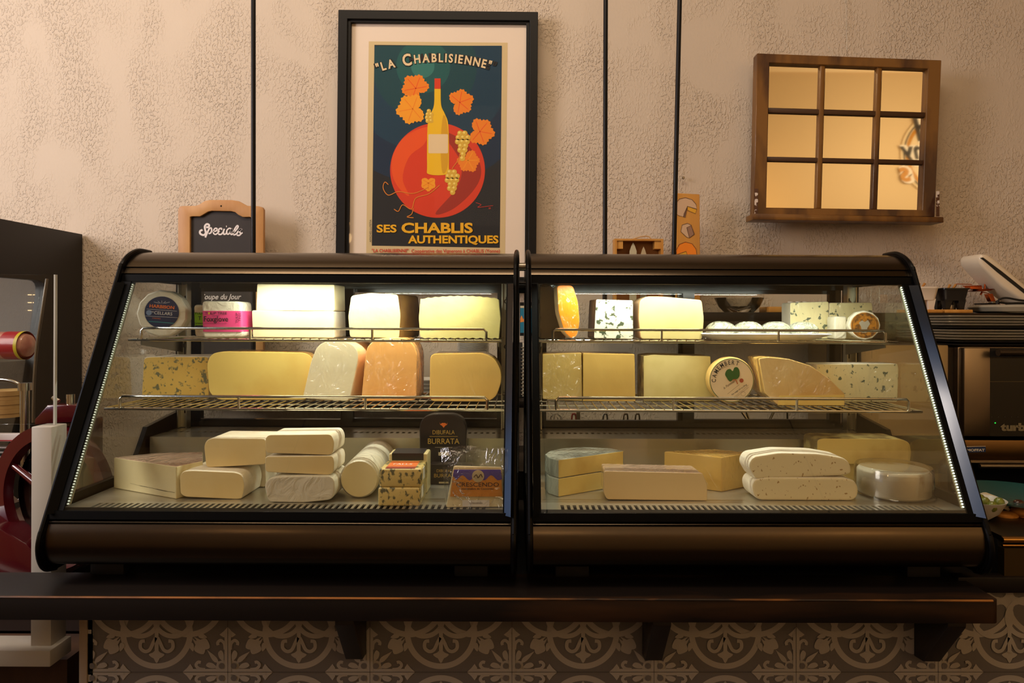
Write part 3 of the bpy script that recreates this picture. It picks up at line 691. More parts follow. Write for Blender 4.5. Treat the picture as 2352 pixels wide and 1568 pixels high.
    for k in range(n): dk.box(sa+k*st, sa+(k+.45)*st, 1.381, 1.414, zc(ZD-.004), zc(ZD))
    dk.build('deck', dm, t)
    MB().box(ia-.012, ib+.012, 1.365, 1.70, zc(-.4045), zc(-.400)).build('air_duct', black_matte, t)
    # raised back step with its own slots
    bs = MB(); bm_ = mat('step_steel', (196, 188, 168), .26, .75, bump=(30, .08, .001, (1, 1, .05)))
    bs.box(ia-.012, ib+.012, 1.70, 1.704, zc(ZD), zc(-.302)); bs.box(ia-.012, ib+.012, 1.704, 1.77, zc(-.306), zc(-.302)); bs.box(ia-.012, ib+.012, 1.79, 1.862, zc(-.306), zc(-.302))
    for k in range(56): bs.box(ia+k*(ib-ia)/56, ia+(k+.5)*(ib-ia)/56, 1.77, 1.79, zc(-.306), zc(-.302))
    bs.build('back_step', bm_, t)
    MB().box(ia-.012, ib+.012, 1.71, 1.86, zc(-.40), zc(-.33)).build('evaporator_box', black_matte, t)
    # slotted uprights with screws
    for s, xx in ((0, x0+.022), (1, x1-.048)):
        u = MB(); u.box(xx, xx+.026, 1.842, 1.848, zc(-.30), zc(.10)); u.box(xx, xx+.003, 1.825, 1.842, zc(-.30), zc(.10)); u.box(xx+.023, xx+.026, 1.825, 1.842, zc(-.30), zc(.10))
        h = u.build('upright', mat('upright_steel', (190, 188, 172), .3, 1), t)
        for z in (.035, -.085, -.24):
            MB().box(xx+.0115, xx+.0145, 1.8405, 1.8422, zc(z-.022), zc(z+.022)).build('slot', black_matte, h)
        for z in (.045, -.078):
            MB().lathe([(0, -.003), (.004, -.003), (.0065, 0), (0, 0)], (xx+.013, 1.841, zc(z)), (0, 1, 0), n=16).build('screw', steel, h)
    # rear sliding doors
    yd = 1.872
    MB().box(ia, ib, yd, yd+.05, zc(.080), zc(.128)).build('door_rail', rail_black, t); MB().box(ia, ib, yd, yd+.05, zc(-.32), zc(-.289)).build('door_rail', rail_black, t)
    xm = (ia+ib)/2
    for q, (xa, xb, yy) in enumerate(((ia, xm+.012, yd+.004), (xm-.028, ib, yd+.026))):
        d = thing('x', t['_o'], None, None); d.o.parent = t.o; d.o.location = (0, 0, 0); d.o.name = 'sliding_door'
        fr = MB()
        for c0, c1 in ((xa, xa+.032), (xb-.032, xb)): fr.box(c0, c1, yy, yy+.018, zc(-.2945), zc(.086))
        fr.box(xa+.032, xb-.032, yy, yy+.018, zc(.070), zc(.086)); fr.box(xa+.032, xb-.032, yy, yy+.018, zc(-.2945), zc(-.283))
        fr.build('door_frame', rail_black, d)
        MB().box(xa+.032, xb-.032, yy+.008, yy+.012, zc(-.283), zc(.070)).build('door_glass', glass_side, d, smooth=0)
    # side rail of the roof and light channel with LEDs
    MB().box(a, b, 1.594, 1.622, zc(.0835), zc(.091)).build('light_channel', mat('channel_metal', (190, 196, 180), .35, .9), t)
    ls = MB(); nled = 30
    for k in range(nled):
        x = led[0]+(led[1]-led[0])*k/(nled-1)
        ls.box(x-.003, x+.003, 1.6045, 1.6105, zc(.0815), zc(.0838))
    h = ls.build('led_strip', mat('led_white', (235, 255, 240), .4, emit=((232, 250, 235), 26)), t); h.o['kind'] = 'stuff'
    # fine LED line down the outer slanted edge
    outer_x = x0+.0375 if x0 < -.5 else x1-.0395
    es = MB()
    for k in range(90):
        s_ = .02+.96*k/89; y_, z_ = gl(s_, -.006); es.box(outer_x, outer_x+.0022, y_, y_+.003, zc(z_)-.0012, zc(z_)+.0012)
    MB().loft([[(outer_x-.003, gl(v_, -.0105)[0], zc(gl(v_, -.0105)[1])), (outer_x+.005, gl(v_, -.0105)[0], zc(gl(v_, -.0105)[1])), (outer_x+.005, gl(v_, -.0155)[0], zc(gl(v_, -.0155)[1])), (outer_x-.003, gl(v_, -.0155)[0], zc(gl(v_, -.0155)[1]))] for v_ in (.01, .99)]).build('edge_channel', mat('edge_channel_metal', (150, 148, 130), .35, .9), t)
    h = es.build('edge_led_line', mat('edge_led' if x0 > -.5 else 'edge_led_dim', (240, 250, 235), .4, emit=((236, 246, 225), 2.2 if x0 > -.5 else .5)), t); h.o['kind'] = 'stuff'
    for xx in (x0+.018, x1-.026):
        MB().box(xx, xx+.008, 1.60, 1.84, zc(.086), zc(.096)).build('roof_bar', rail_black, t)
    for xx in (x0+.06, x1-.13):
        for yy in (1.40, 1.80): MB().box(xx, xx+.07, yy, yy+.05, zc(-.535), zc(-.5025)).bevel(.003).build('foot', black_matte, t)
    a0 = area('case_led', ((led[0]+led[1])/2, 1.601, zc(.078)), ((led[0]+led[1])/2, 1.64, zc(-.4)), led[1]-led[0], .012, LED_E, (.98, 1, .87))
    a0.parent = t.o; a0.location = Vector(a0.location)-t['_o']
    return t
XL0, XL1, XR0, XR1 = -.950, -.006, .014, .934
caseL = case(XL0, XL1, math.radians(-.25), XL1, 'left slanted-glass cheese case, below the framed poster', (-.66, -.10))
caseR = case(XR0, XR1, math.radians(.45), XR0, 'right slanted-glass cheese case, below the sash mirror', (.09, .78))
# joining pins between the two cases
for k, (y, z) in enumerate(((1.66, .125), (1.68, .075))):
    tag(MB().cyl((-.0055, y, zc(z)), (.0135, y, zc(z)), .010 if k == 0 else .014, n=16).build('joining_bolt', black_trim if k else steel), ['upper steel bolt between the two cheese cases', 'lower black spacer between the two cheese cases'][k], 'bolt')

def wire_shelf(x0, x1, z, y0, rx0, rx1, posts, label, tilt=0.):
    t = thing('wire_shelf', (x0, 1.84, zc(z)), label, 'shelf', 'chrome wire shelves in the cases')
    zt = zc(z)
    MB().tube([(x0, 1.832, zt-.004), (x0, y0, zt-.004), (x1, y0, zt-.004), (x1, 1.832, zt-.004)], .0032, 8, closed=True).build('frame', chrome, t)
    w = MB(); n = int((x1-x0)/.0212)
    for k in range(1, n):
        x = x0+k*(x1-x0)/n
        w.cyl((x, y0-.001, zt-.0014), (x, 1.834, zt-.0014), .0014, n=6)
    for y in (y0+.09, y0+.17): w.cyl((x0, y, zt-.0042), (x1, y, zt-.0042), .0018, n=6)
    w.build('grid_wires', chrome, t)
    r = [(rx0, y0, zt-.003), (rx0, y0, zt+.018), (rx0+.006, y0, zt+.024), (rx1-.006, y0, zt+.024), (rx1, y0, zt+.018), (rx1, y0, zt-.003)]
    g = MB().tube(r, .0032, 8)
    g.build('guard_rail', chrome, t)
    for p in posts: MB().cyl((p, y0, zt-.003), (p, y0, zt+.024), .003, n=8).build('rail_post', chrome, t)
    for xx in (x0+.006, x1-.009):
        MB().prism([(xx, 1.838, zt-.007), (xx, 1.64, zt-.007), (xx, 1.64, zt-.018), (xx, 1.838, zt-.045)], (.003, 0, 0)).build('bracket', mat('bracket_steel', (140, 136, 120), .35, 1), t)
    return t
xs = lambda px, D: (px-PX)/F*D
wire_shelf(xs(296, 1.6), xs(1151, 1.6), Z1, 1.60, xs(325, 1.6), xs(1117, 1.6), [xs(575, 1.6), xs(855, 1.6)], 'upper wire shelf in the left case')
wire_shelf(xs(242, 1.515), xs(1158, 1.515), Z2, 1.515, xs(276, 1.515), xs(1120, 1.515), [xs(549, 1.515), xs(840, 1.515)], 'middle wire shelf in the left case')
wire_shelf(xs(1238, 1.6), xs(2062, 1.6), Z1, 1.60, xs(1270, 1.6), xs(2034, 1.6), [xs(1520, 1.6), xs(1788, 1.6)], 'upper wire shelf in the right case')
wire_shelf(xs(1242, 1.515), xs(2118, 1.515), Z2, 1.515, xs(1278, 1.515), xs(2088, 1.515), [xs(1547, 1.515), xs(1831, 1.515)], 'middle wire shelf in the right case')
# ================================================================= cheeses
def cm(n, c, rough=.42, vary=None, bump=(26, .25, .002), coat=.25, crk=None): return mat('cheese_'+n, c, rough, coat=1 if crk else coat, coatr=.09 if crk else .25, vary=vary, bump=bump, sss=.0, crk=crk)
ivory = cm('ivory', (236, 222, 178), vary=((226, 208, 156), 6, .35, .65))
ivory2 = cm('ivory_dull', (204, 194, 150), vary=((194, 182, 132), 6, .35, .65), bump=(40, .5, .003))
pale = cm('pale_yellow', (194, 180, 118), vary=((180, 165, 98), 8, .35, .65), bump=(60, .5, .002))
butter = cm('butter', (244, 216, 122), vary=((226, 180, 84), 5, .5, .75))
gouda = cm('gouda', (236, 192, 104), vary=((224, 172, 80), 5, .5, .75), crk=(8, .022))
orangec = cm('orange', (252, 186, 106), vary=((244, 160, 72), 5, .5, .75), crk=(14, .035))
mimol = cm('deep_orange', (250, 140, 20), crk=(20, .03))
comte = cm('comte', (226, 190, 104), vary=((204, 162, 78), 4, .4, .7), crk=(7, .02))
brie = cm('brie_paste', (242, 222, 166), vary=((234, 208, 144), 7, .35, .65), rough=.5)
briew = cm('white_bloom', (240, 230, 208), rough=.7, vary=((222, 206, 172), 14, .4, .7), bump=(40, .6, .003), coat=0)
tomme = cm('tomme_paste', (236, 208, 120), vary=((214, 178, 88), 10, .5, .7))
greyr = cm('grey_rind', (190, 190, 172), rough=.6, crk=(16, .03), vary=((120, 122, 110), 12, .4, .6, (1, 1, .3)))
darkr = cm('dark_rind', (66, 38, 26), rough=.5, vary=((112, 82, 40), 10, .4, .6))
peach = cm('peach_rind', (226, 170, 112), rough=.5, vary=((238, 206, 160), 8, .4, .6))
yrind = cm('yellow_rind', (196, 150, 60), rough=.45, crk=(14, .02), vary=((160, 112, 40), 8, .4, .6))
oldr = cm('speckled_rind', (140, 118, 70), rough=.7, vary=((200, 180, 110), 30, .42, .58), bump=(50, .8, .004))
pinkr = cm('pink_top', (206, 176, 150), rough=.25, crk=(7, .01), vary=((190, 150, 124), 6, .4, .6))
roq = cm('roquefort', (222, 218, 194), vary=((70, 80, 56), 84, .56, .60), bump=(46, .6, .004))
bluep = cm('blue_paste', (236, 224, 170), vary=((96, 106, 84), 80, .60, .65), crk=(18, .035))
bluey = cm('blue_yellow_paste', (226, 190, 96), vary=((120, 118, 84), 90, .565, .64, (1, 1, 1), .6))
herb = cm('herb_blue', (222, 196, 120), vary=((96, 92, 62), 105, .53, .61, (1, 1, .7)), coat=.6)
holey = cm('holey_paste', (238, 224, 180), vary=((170, 134, 76), 110, .63, .67), coat=.5)
wrapm = mat('wrapping_paper', (228, 220, 196), .45, coat=.5, coatr=.15, bump=(24, .9, .006, (1, 1, 1), 1.2))
pasteN, rindN = 'paste', 'rind'

def split(mb, parent, parts, pred, bev=.002, seg=2, ang=35):
    if bev: mb.bevel(bev, seg, ang)
    bmesh.ops.recalc_face_normals(mb.b, faces=mb.b.faces)
    for f in mb.b.faces: f.normal_update()
    idx = [pred(f.normal, f.calc_center_median()) for f in mb.b.faces]
    for k, (nm, m) in enumerate(parts):
        if k not in idx: continue
        b2 = mb.b.copy(); b2.faces.ensure_lookup_table()
        bmesh.ops.delete(b2, geom=[f for f, i in zip(list(b2.faces), idx) if i != k], context='FACES')
        h = MB_from(b2).build(nm, m, parent, recalc=False, smooth=50)
        wn = h.o.modifiers.new('wn', 'WEIGHTED_NORMAL'); wn.keep_sharp = True; wn.weight = 60
    mb.b.free()
FRONT = lambda n, c: 0 if n.y < -.8 else 1
def zrel(D, zb, pyb, py): return CZ+zb+(pyb-py)/F*D
def fcheese(outline, D, zb, depth, parts, label, cat='cheese', r=6, dx=0., bs=1., pred=FRONT, bev=.0025, group=None, name='cheese', wrap=0, topdrop=0., pyb=None, ang=35):
    """cut cheese whose face looks to the viewer: outline of the face, then its depth"""
    pyb = pyb or max(p[1] for p in outline)
    ol = rnd(outline, r, 4)
    pts = [(W(x, y, D).x, D, zrel(D, zb, pyb, y)) for x, y in ol]
    cx = sum(p[0] for p in pts)/len(pts)
    t = thing(name, (cx, D+depth/2, CZ+zb), label, cat, group)
    back = [((p[0]-cx)*bs+cx+dx, D+depth, p[2]-topdrop*(p[2]-CZ-zb)) for p in pts]
    split(MB().loft([pts, back]), t, parts, pred, bev, 2, ang)
    if wrap:
        e = wrap; zc_ = sum(p[2] for p in pts)/len(pts)
        g = lambda P, y: [((p[0]-cx-(dx if y > D+e else 0))*(1+.03)+cx+(dx if y > D+e else 0), y, max((p[2]-zc_)*1.04+zc_, CZ+zb+.0003)) for p in P]
        MB().loft([g(pts, D-e), g(back, D+depth+e)]).bevel(.003, 2).build('plastic_wrap', film, t)
    return t
def tcheese(top, z0, h, parts, label, pred, cat='cheese', group=None, name='cheese', bev=.0025, r=0, shrink=1.):
    """cheese seen from above: top outline on the level z0+h (relative to the eye), swept down"""
    ps = [G(x, y, z0+h) for x, y in top]
    ol = rnd([(p.x, p.y) for p in ps], r, 4) if r else [(p.x, p.y) for p in ps]
    cx = sum(p[0] for p in ol)/len(ol); cy = sum(p[1] for p in ol)/len(ol)
    ol = [((x-cx)*shrink+cx, (y-cy)*shrink+cy) for x, y in ol]
    t = thing(name, (cx, cy, CZ+z0), label, cat, group)
    split(MB().loft([[(x, y, CZ+z0) for x, y in ol], [(x, y, CZ+z0+h) for x, y in ol]]), t, parts, pred, bev)
    return t
def dcheese(px, D, zb, r, th, n, label, side, face, cat='cheese', name='cheese', facets=40, bulge=.003, wrap=False, group=None):
    """round cheese standing on its rim; n is the direction its face looks in"""
    n = Vector(n).normalized(); c = Vector((W(px, PY, D).x, D, CZ+zb+r))
    t = thing(name, (c.x, c.y+.01, CZ+zb), label, cat, group)
    b = MB().lathe([(r*.0, 0), (r*.93, 0), (r-.001, .003), (r, .008), (r, th-.008), (r-.001, th-.003), (r*.93, th), (0, th)], c, -n, n=facets)
    split(b, t, [('face', face), ('side_rind', side)], lambda nn, cc: 0 if nn.dot(n) > .8 else 1, 0)
    return t, c, n
PR = lambda p, r_: [(pasteN, p), (rindN, r_)]
D1, D2 = Z1, Z2

# ---- left case, top shelf
navy = mat('label_navy', (26, 38, 76), .45, coat=.3); lor = mat('label_orange', (224, 112, 40), .5); lwh = mat('label_white', (232, 226, 216), .5); lteal = mat('label_teal', (40, 130, 130), .5)
t, c, n = dcheese(372, 1.665, D1, .0585, .048, (.2, -.98, 0), 'round wrapped cheese with a navy Harbison label, left end of the top shelf', wrapm, wrapm, facets=13)
U = Vector((n.y*-1, n.x, 0)); U = Vector((-n.y, n.x, 0))
fl = Flat(locplane(c+n*.0006-Vector((0, 0, -.003)), U, (0, 0, 1)), vs=1)
q = 1
fl.poly(ell(0, 0, .039, n=44), navy, 1)
fl.text('HARBISON', 0, .010, .0075, lor, 2, width=.056, bold=.03, align='c', rot=-.08)
fl.text('THE', -.026, .000, .003, lwh, 2, rot=-.08); fl.text('CELLARS', .003, -.006, .0075, lwh, 2, width=.041, align='c', rot=-.08)
fl.poly(ell(-.029, -.001, .0065, n=18), mat('label_blue2', (120, 140, 170), .5), 2)
fl.text('creamery', -.012, -.016, .0035, lor, 2, align='c', rot=-.08)
for a, b in (((-.034, .008), (.034, .003)), ((-.037, -.009), (.036, -.013))): fl.stroke([a, b], .0006, lwh, 2, False)
fl.stroke([(-.030, -.022), (.028, -.027)], .0018, lteal, 2, False)
for dx_ in (-.018, -.009, 0, .009, .018): fl.stroke([(dx_*.3, .022), (dx_, .029-abs(dx_)*.2)], .0006, lwh, 2, False)
fl.build('label', t)

def pack(x0, x1, y0, y1, D, depth, band, by0, by1, label, dark=ink):
    t = fcheese([(x0+2, y0), (x1-2, y0+1), (x1+3, y1-2), (x0+5, y1)], D, D1, depth, [('wrapper', wrapm), ('wrapper_side', wrapm)], label, 'cheese pack', r=9, name='cheese_pack', bev=.005)
    s = (y1-by0)/(y1-y0), (y1-by1)/(y1-y0)
    H = (y1-y0)/F*D
    bm_ = MB()
    xa, xb = W(x0+2, PY, D).x-.0008, W(x1-1, PY, D).x+.0012
    ring = lambda z, e: [(x, y, z) for x, y in rnd([(xa+e, D-.0012), (xb+e, D-.0012), (xb+e, D+depth+.001), (xa+e, D+depth+.001)], .008, 4)]
    bm_.loft([ring(CZ+D1+H*s[1], .0025), ring(CZ+D1+H*s[0], .001)])
    bm_.build('label_band', band, t)
    return t
pink = mat('label_pink', (226, 70, 128), .5); lime = mat('label_lime', (150, 222, 30), .5)
pack(442, 474, 694, 769, 1.700, .05, lime, 713, 750, 'small white cheese pack with a lime green band, behind the pink one')
fl = Flat(pxplane(1.698)); fl.text('TULIP', 447, 722, 5, ink, 1, width=22); fl.text('T', 455, 735, 9, ink, 1); fl.text('Green', 446, 744, 4.5, ink, 1, width=20)
fl.poly([(448, 747), (474, 747), (474, 752), (448, 752)], navy, 1); fl.build('label_print', thing('x', (0, 0, 0), None, None)) if False else None
h = [o for o in S.collection.objects if o.get('label', '').startswith('small white cheese pack with a lime')][0]
fl.build('label_print', OH(h, h.location.copy()))
t = pack(461, 554, 689, 774, 1.640, .07, pink, 712, 760, 'small white-wrapped cheese pack with a pink Foxglove band')
fl = Flat(pxplane(1.6380)); fl.text('TULIP TREE', 471, 722, 6, ink, 1, width=50); fl.text('Foxglove', 468, 738, 12, ink, 1, width=56, bold=.012); fl.text('CREAMERY', 487, 726.5, 2.6, ink, 1, width=17)
fl.poly([(478, 717), (482, 717), (481, 722), (479, 722)], mat('tulip_yellow', (230, 190, 40), .5), 3)
fl.stroke([(470, 743), (520, 743)], .6, ink, 1, False); fl.stroke([(474, 752), (518, 752)], .8, ink, 1, False); fl.stroke([(478, 756), (514, 756)], .8, ink, 1, False)
fl.text('TULIP', 546, 742, 5, ink, 1, width=24, rot=-PI/2); fl.text('TREE', 553, 738, 5, ink, 1, width=20, rot=-PI/2); fl.build('label_print', t)

fcheese([(578, 711), (690, 713), (766, 712), (768, 774), (580, 773)], 1.665, D1, .09, PR(ivory, briew), 'lower of the two cream blocks stacked on the top left shelf', r=4, dx=.006, group=None)
fcheese([(590, 649), (768, 650), (769, 711), (588, 711)], 1.668, D1+.0663, .085, PR(ivory, ivory), 'upper cream block, brightly lit, on top of another block', r=4, dx=.004)
fcheese([(806, 677), (850, 670), (914, 674), (920, 720), (917, 775), (803, 773), (799, 725)], 1.66, D1, .11, PR(ivory2, darkr), 'creamy wedge with dark brown rind in the middle of the top left shelf', r=7, dx=.034, bs=.98)
zz = [(966, 685)]+[(966+k*8.5, 685-7*math.sin(PI*min(1, k/21)*.95)+(1.2 if k % 2 else -1.2)) for k in range(1, 21)]+[(1145, 686), (1149, 730), (1145, 776)]+[(1137-k*8.5, 775+(1.2 if k % 2 else -1.2)) for k in range(20)]+[(965, 771), (962, 728)]
fcheese(zz, 1.655, D1, .07, PR(pale, oldr), 'pale yellow wedge with a zigzag pressed rind, right end of the top left shelf', r=1, ang=70, bev=0)

# ---- left case, middle shelf
fcheese([(330, 827), (350, 825), (478, 824), (480, 921), (325, 921)], 1.67, D2, .12, PR(bluey, briew), 'yellow block with blue veins and a white rim, left end of the middle shelf', r=8)
fcheese([(474, 845), (484, 822), (510, 816), (700, 818), (718, 828), (722, 860), (708, 927), (500, 928), (480, 912)], 1.648, D2, .10, PR(butter, yrind), 'long buttery yellow half wheel on the middle left shelf', r=14)
fcheese([(714, 838), (727, 806), (745, 794), (775, 790), (805, 797), (822, 812), (823, 835), (802, 931), (694, 925)], 1.632, D2, .10, PR(cm('film_ivory', (240, 228, 190), crk=(15, .03)), peach), 'tall white wedge with a rounded top, leaning beside the orange one', r=12, dx=.022, pyb=931)
t = fcheese([(839, 830), (843, 806), (862, 789), (895, 785), (930, 786), (949, 800), (957, 822), (956, 930), (829, 932)], 1.632, D2, .10, PR(orangec, orangec), 'bright orange wedge with a rounded top in cling film', r=12, dx=.004, pyb=932)
fcheese([(988, 820), (1110, 818), (1136, 830), (1151, 858), (1152, 885), (1140, 918), (1122, 930), (986, 930)], 1.634, D2, .10, PR(gouda, yrind), 'golden block with a rounded right end, right end of the middle left shelf', r=14)

# ---- left case, deck
ZB = ZD
NF = lambda nx, ny: (lambda n, c: 0 if (n.x*nx+n.y*ny) > .45 else 1)
t = tcheese([(261, 1050), (405, 1071), (466, 1058), (466, 1037), (352, 1040)], ZB, .070, [(pasteN, cm('ash_paste', (226, 212, 162))), ('top_rind', pinkr)], 'large cream wedge with thin ash line and pinkish top, far left of deck', lambda n, c: 1 if n.z > .5 else 0)
a, b = G(261, 1050, ZB+.07), G(405, 1071, ZB+.07); Uu = (b-a).normalized(); Nn = Uu.cross(Vector((0, 0, 1)))
fl = Flat(lambda u, v, l: a+Uu*u+Vector((0, 0, -v))+Nn*.0006*l); L = (b-a).length
ash = mat('ash_line', (110, 100, 72), .8)
fl.stroke([(L*.28, .052), (L*.45, .054), (L*.6, .0545), (L*.8, .056), (L*.98, .056)], [.0004, .0012, .0008, .0016, .0008], ash, 1); fl.build('ash_line', t)
brl = 'half brie cheeses on the deck'
fcheese([(412, 1098), (420, 1088), (440, 1086), (540, 1090), (556, 1096), (562, 1120), (556, 1150), (545, 1152), (425, 1147), (414, 1140)], 1.450, ZB, .10, PR(brie, briew), 'front half brie, lowest in the leaning pile of three', r=10, group=brl)
fcheese([(548, 1074), (609, 1070), (612, 1126), (548, 1127)], 1.553, ZB, .07, [('wrapper', briew), ('rind', briew)], 'white brie piece lying behind the front half brie', r=8, group=brl)
fcheese([(468, 1032), (474, 1019), (486, 1014), (610, 1015), (612, 1074), (473, 1082)], 1.485, ZB+.0635, .10, PR(brie, briew), 'half brie lying across the two lower brie pieces', r=9, group=brl, pyb=1078)
fcheese([(606, 1118), (616, 1104), (640, 1098), (758, 1097), (768, 1106), (771, 1130), (762, 1152), (700, 1159), (615, 1158)], 1.425, ZB, .11, [('wrapper', wrapm), ('wrapper_side', wrapm)], 'film-wrapped half brie at the bottom of the neat stack of three', r=12, group=brl, bev=.004)
fcheese([(608, 1056), (764, 1054), (768, 1066), (767, 1090), (757, 1098), (609, 1092)], 1.435, ZB+.0562, .09, PR(brie, briew), 'middle half brie of the neat stack of three', r=8, group=brl)
fcheese([(608, 1016), (616, 1006), (760, 1004), (768, 1020), (766, 1044), (758, 1052), (610, 1048)], 1.440, ZB+.0975, .09, PR(brie, briew), 'top half brie of the neat stack of three', r=8, group=brl)
t = thing('cheese', (-.355, 1.58, CZ+ZB), 'white goat cheese log lying end-on beside the brie stack', 'cheese')
b_ = MB().lathe([(0, 0), (.038, 0), (.0415, .004), (.0415, .23), (.037, .24), (0, .24)], (-.347, 1.462, CZ+ZB+.0418), (-.03, 1, 0), n=40)
split(b_, t, [('cut_face', cm('goat_paste', (236, 222, 172))), ('rind', wrapm)], FRONT, 0)
hb = 'herbed blue cheese blocks'
X0, X1 = W(869, PY, 1.40).x, W(966, PY, 1.40).x
for k, lb in enumerate(('lower marbled blue cheese block in the short stack of two', 'upper marbled blue cheese block with an orange label on top')):
    t = thing('cheese', ((X0+X1)/2, 1.45, CZ+ZB+k*.0385), lb, 'cheese', hb)
    MB().box(X0+k*.002, X1+k*.003, 1.402+k*.003, 1.49, CZ+ZB+k*.0385, CZ+ZB+.038+k*.0385).bevel(.004, 3).build('paste', herb, t)
    MB().box(X1+k*.003-.0002, X1+k*.003+.0006, 1.42, 1.445, CZ+ZB+k*.0385+.012, CZ+ZB+k*.0385+.036).build('side_sticker', lwh, t)
    if k:
        fl = Flat(lambda u, v, l: Vector((u, v, CZ+ZB+.0766+l*.0003)), vs=1)
        fl.poly([(X0+.014, 1.408), (X1-.012, 1.408), (X1-.012, 1.48), (X0+.014, 1.48)], lor, 1)
        fl.poly([(X0+.014, 1.408), (X1-.012, 1.408), (X1-.012, 1.424), (X0+.014, 1.424)], mat('label_red', (150, 50, 24), .5), 2)
        fl.text('FALLS', (X0+X1)/2, 1.443, .012, lwh, 2, width=.04, align='c'); fl.build('label', t)
t = thing('cheese_pack', (-.215, 1.53, CZ+ZB), 'cheese pack with a black label, behind the marbled blocks', 'cheese pack')
MB().box(W(895, PY, 1.51).x, W(984, PY, 1.51).x, 1.505, 1.56, CZ+ZB, CZ+ZB+.088).bevel(.004).build('pack', cm('pack_cream', (222, 204, 150)), t)
MB().box(W(903, PY, 1.51).x, W(975, PY, 1.51).x, 1.502, 1.561, CZ+ZB+.074, CZ+ZB+.0895).build('label', mat('label_black', (34, 30, 30), .4), t)
lgold = mat('label_gold', (204, 170, 84), .4, .3); tub = mat('tub_black', (34, 28, 28), .35, coat=.4); cream_l = mat('label_cream', (206, 190, 150), .6)
def burr(x0, x1, y0, D, label, z=0., sc=1., full=True):
    pyb = PY-ZB/D*F
    ol = [(x0+2, pyb), (x0, y0+28), (x0+8, y0+8), (x0+28, y0), (x1-28, y0), (x1-8, y0+9), (x1, y0+30), (x1-2, pyb)]
    t = fcheese(ol, D, ZB, .035, [('lid', tub), ('tub', tub)], label, 'cheese tub', r=10, name='burrata_tub', group='black burrata tubs')
    fl = Flat(pxplane(D-.001)); cx = (x0+x1)/2+2; w = x1-x0
    fl.poly([(cx-9, y0+17), (cx-7, y0+22), (cx-4, y0+19), (cx+4, y0+19), (cx+7, y0+22), (cx+9, y0+17), (cx+8, y0+23), (cx+4, y0+25), (cx, y0+30), (cx-4, y0+25), (cx-8, y0+23)], lor, 1)
    fl.text('DIBUFALA', cx, y0+45, 9.5, lgold, 1, width=w*.47, align='c'); fl.stroke([(cx-w*.3, y0+50), (cx+w*.3, y0+50)], .9, lgold, 1, False)
    fl.text('BURRATA', cx, y0+67, 12.5, lgold, 1, width=w*.67, align='c', bold=.005)
    if full: fl.stroke([(cx-20, y0+75), (cx+20, y0+75)], .6, cream_l, 1, False); fl.poly([(cx-12, y0+86), (cx+12, y0+86), (cx+12, y0+94), (cx-12, y0+94)], cream_l, 1)
    fl.build('label_print', t)
burr(963, 1071, 952, 1.640, 'tall black burrata tub standing upright near the right end of the deck')
t = fcheese([(987, 1065), (1085, 1066), (1085, 1112), (987, 1112)], 1.585, ZB, .03, [('lid', tub), ('tub', tub)], 'low black burrata tub in front of the upright one', 'cheese tub', r=4, name='burrata_tub', group='black burrata tubs')
fl = Flat(pxplane(1.584)); fl.text('DIBUFALA', 1003, 1084, 6.5, lgold, 1, width=42); fl.text('BURRATA', 997, 1096, 8.5, lgold, 1, width=56); fl.poly([(1008, 1106), (1030, 1106), (1030, 1110), (1008, 1110)], cream_l, 1); fl.build('label_print', t)
D = 1.393
t = fcheese([(1042, 1071), (1153, 1074), (1158, 1166), (1024, 1168)], D, ZB, .034, [('cheese_face', ivory), ('cheese_side', ivory)], 'bagged cheese with a purple and orange Crescendo label, right end of the deck', 'cheese pack', r=5, name='cheese_pack', topdrop=.1)
fl = Flat(pxplane(D-.0015)); lor2 = mat('label_amber', (226, 150, 58), .5); pur = mat('label_purple', (92, 74, 160), .5)
fl.poly([(1042, 1078), (1150, 1078), (1154, 1140), (1034, 1140)], lor2, 1)
fl.poly([(1043, 1078), (1150, 1078), (1153, 1100)]+[(1153-k*5, 1097+6*math.sin(k*.95)) for k in range(1, 22)]+[(1040, 1092)], pur, 2)
fl.poly(ell(1098, 1093, 14, n=30), cream_l, 3); fl.stroke([(1088, 1096), (1094, 1090), (1098, 1097), (1104, 1089), (1108, 1096)], 2, gy, 4)
fl.text('CRESCENDO', 1097, 1117, 9.5, gy, 3, width=98, align='c', bold=.008); fl.text('mantecabra de Consorzio', 1097, 1124, 4, gy, 3, width=74, align='c', bold=.02)
fl.poly([(1062, 1148), (1124, 1148), (1124, 1163), (1062, 1163)], lwh, 2); fl.text('Crescendo', 1093, 1157, 5.5, gy, 3, width=30, align='c'); fl.build('label', t)
bg = MB(); rows = []
for j in range(9):
    v = j/8; yy = 1166-v*140; row = []
    for i in range(15):
        u = i/14; xx = 1024-v*12+(1157-1024+v*16)*u
        dd = D-.006+.004*math.sin(u*9+v*3)+(.0 if v < .65 else (v-.65)*.06)
        p = W(xx, yy+3*math.sin(u*7+2)*v, dd); p.x = min(p.x, -.0245); row.append(p)
    rows.append(row)
bk = [[Vector((p.x, D+.038+(p.y-D)*.2+(0 if j < 5 else -.012*(j-5)*.9), p.z)) for p in reversed(r)] for j, r in enumerate(rows)]
bg.loft([r+k for r, k in zip(rows, bk)], cap=False); bg.build('clear_bag', film, t)

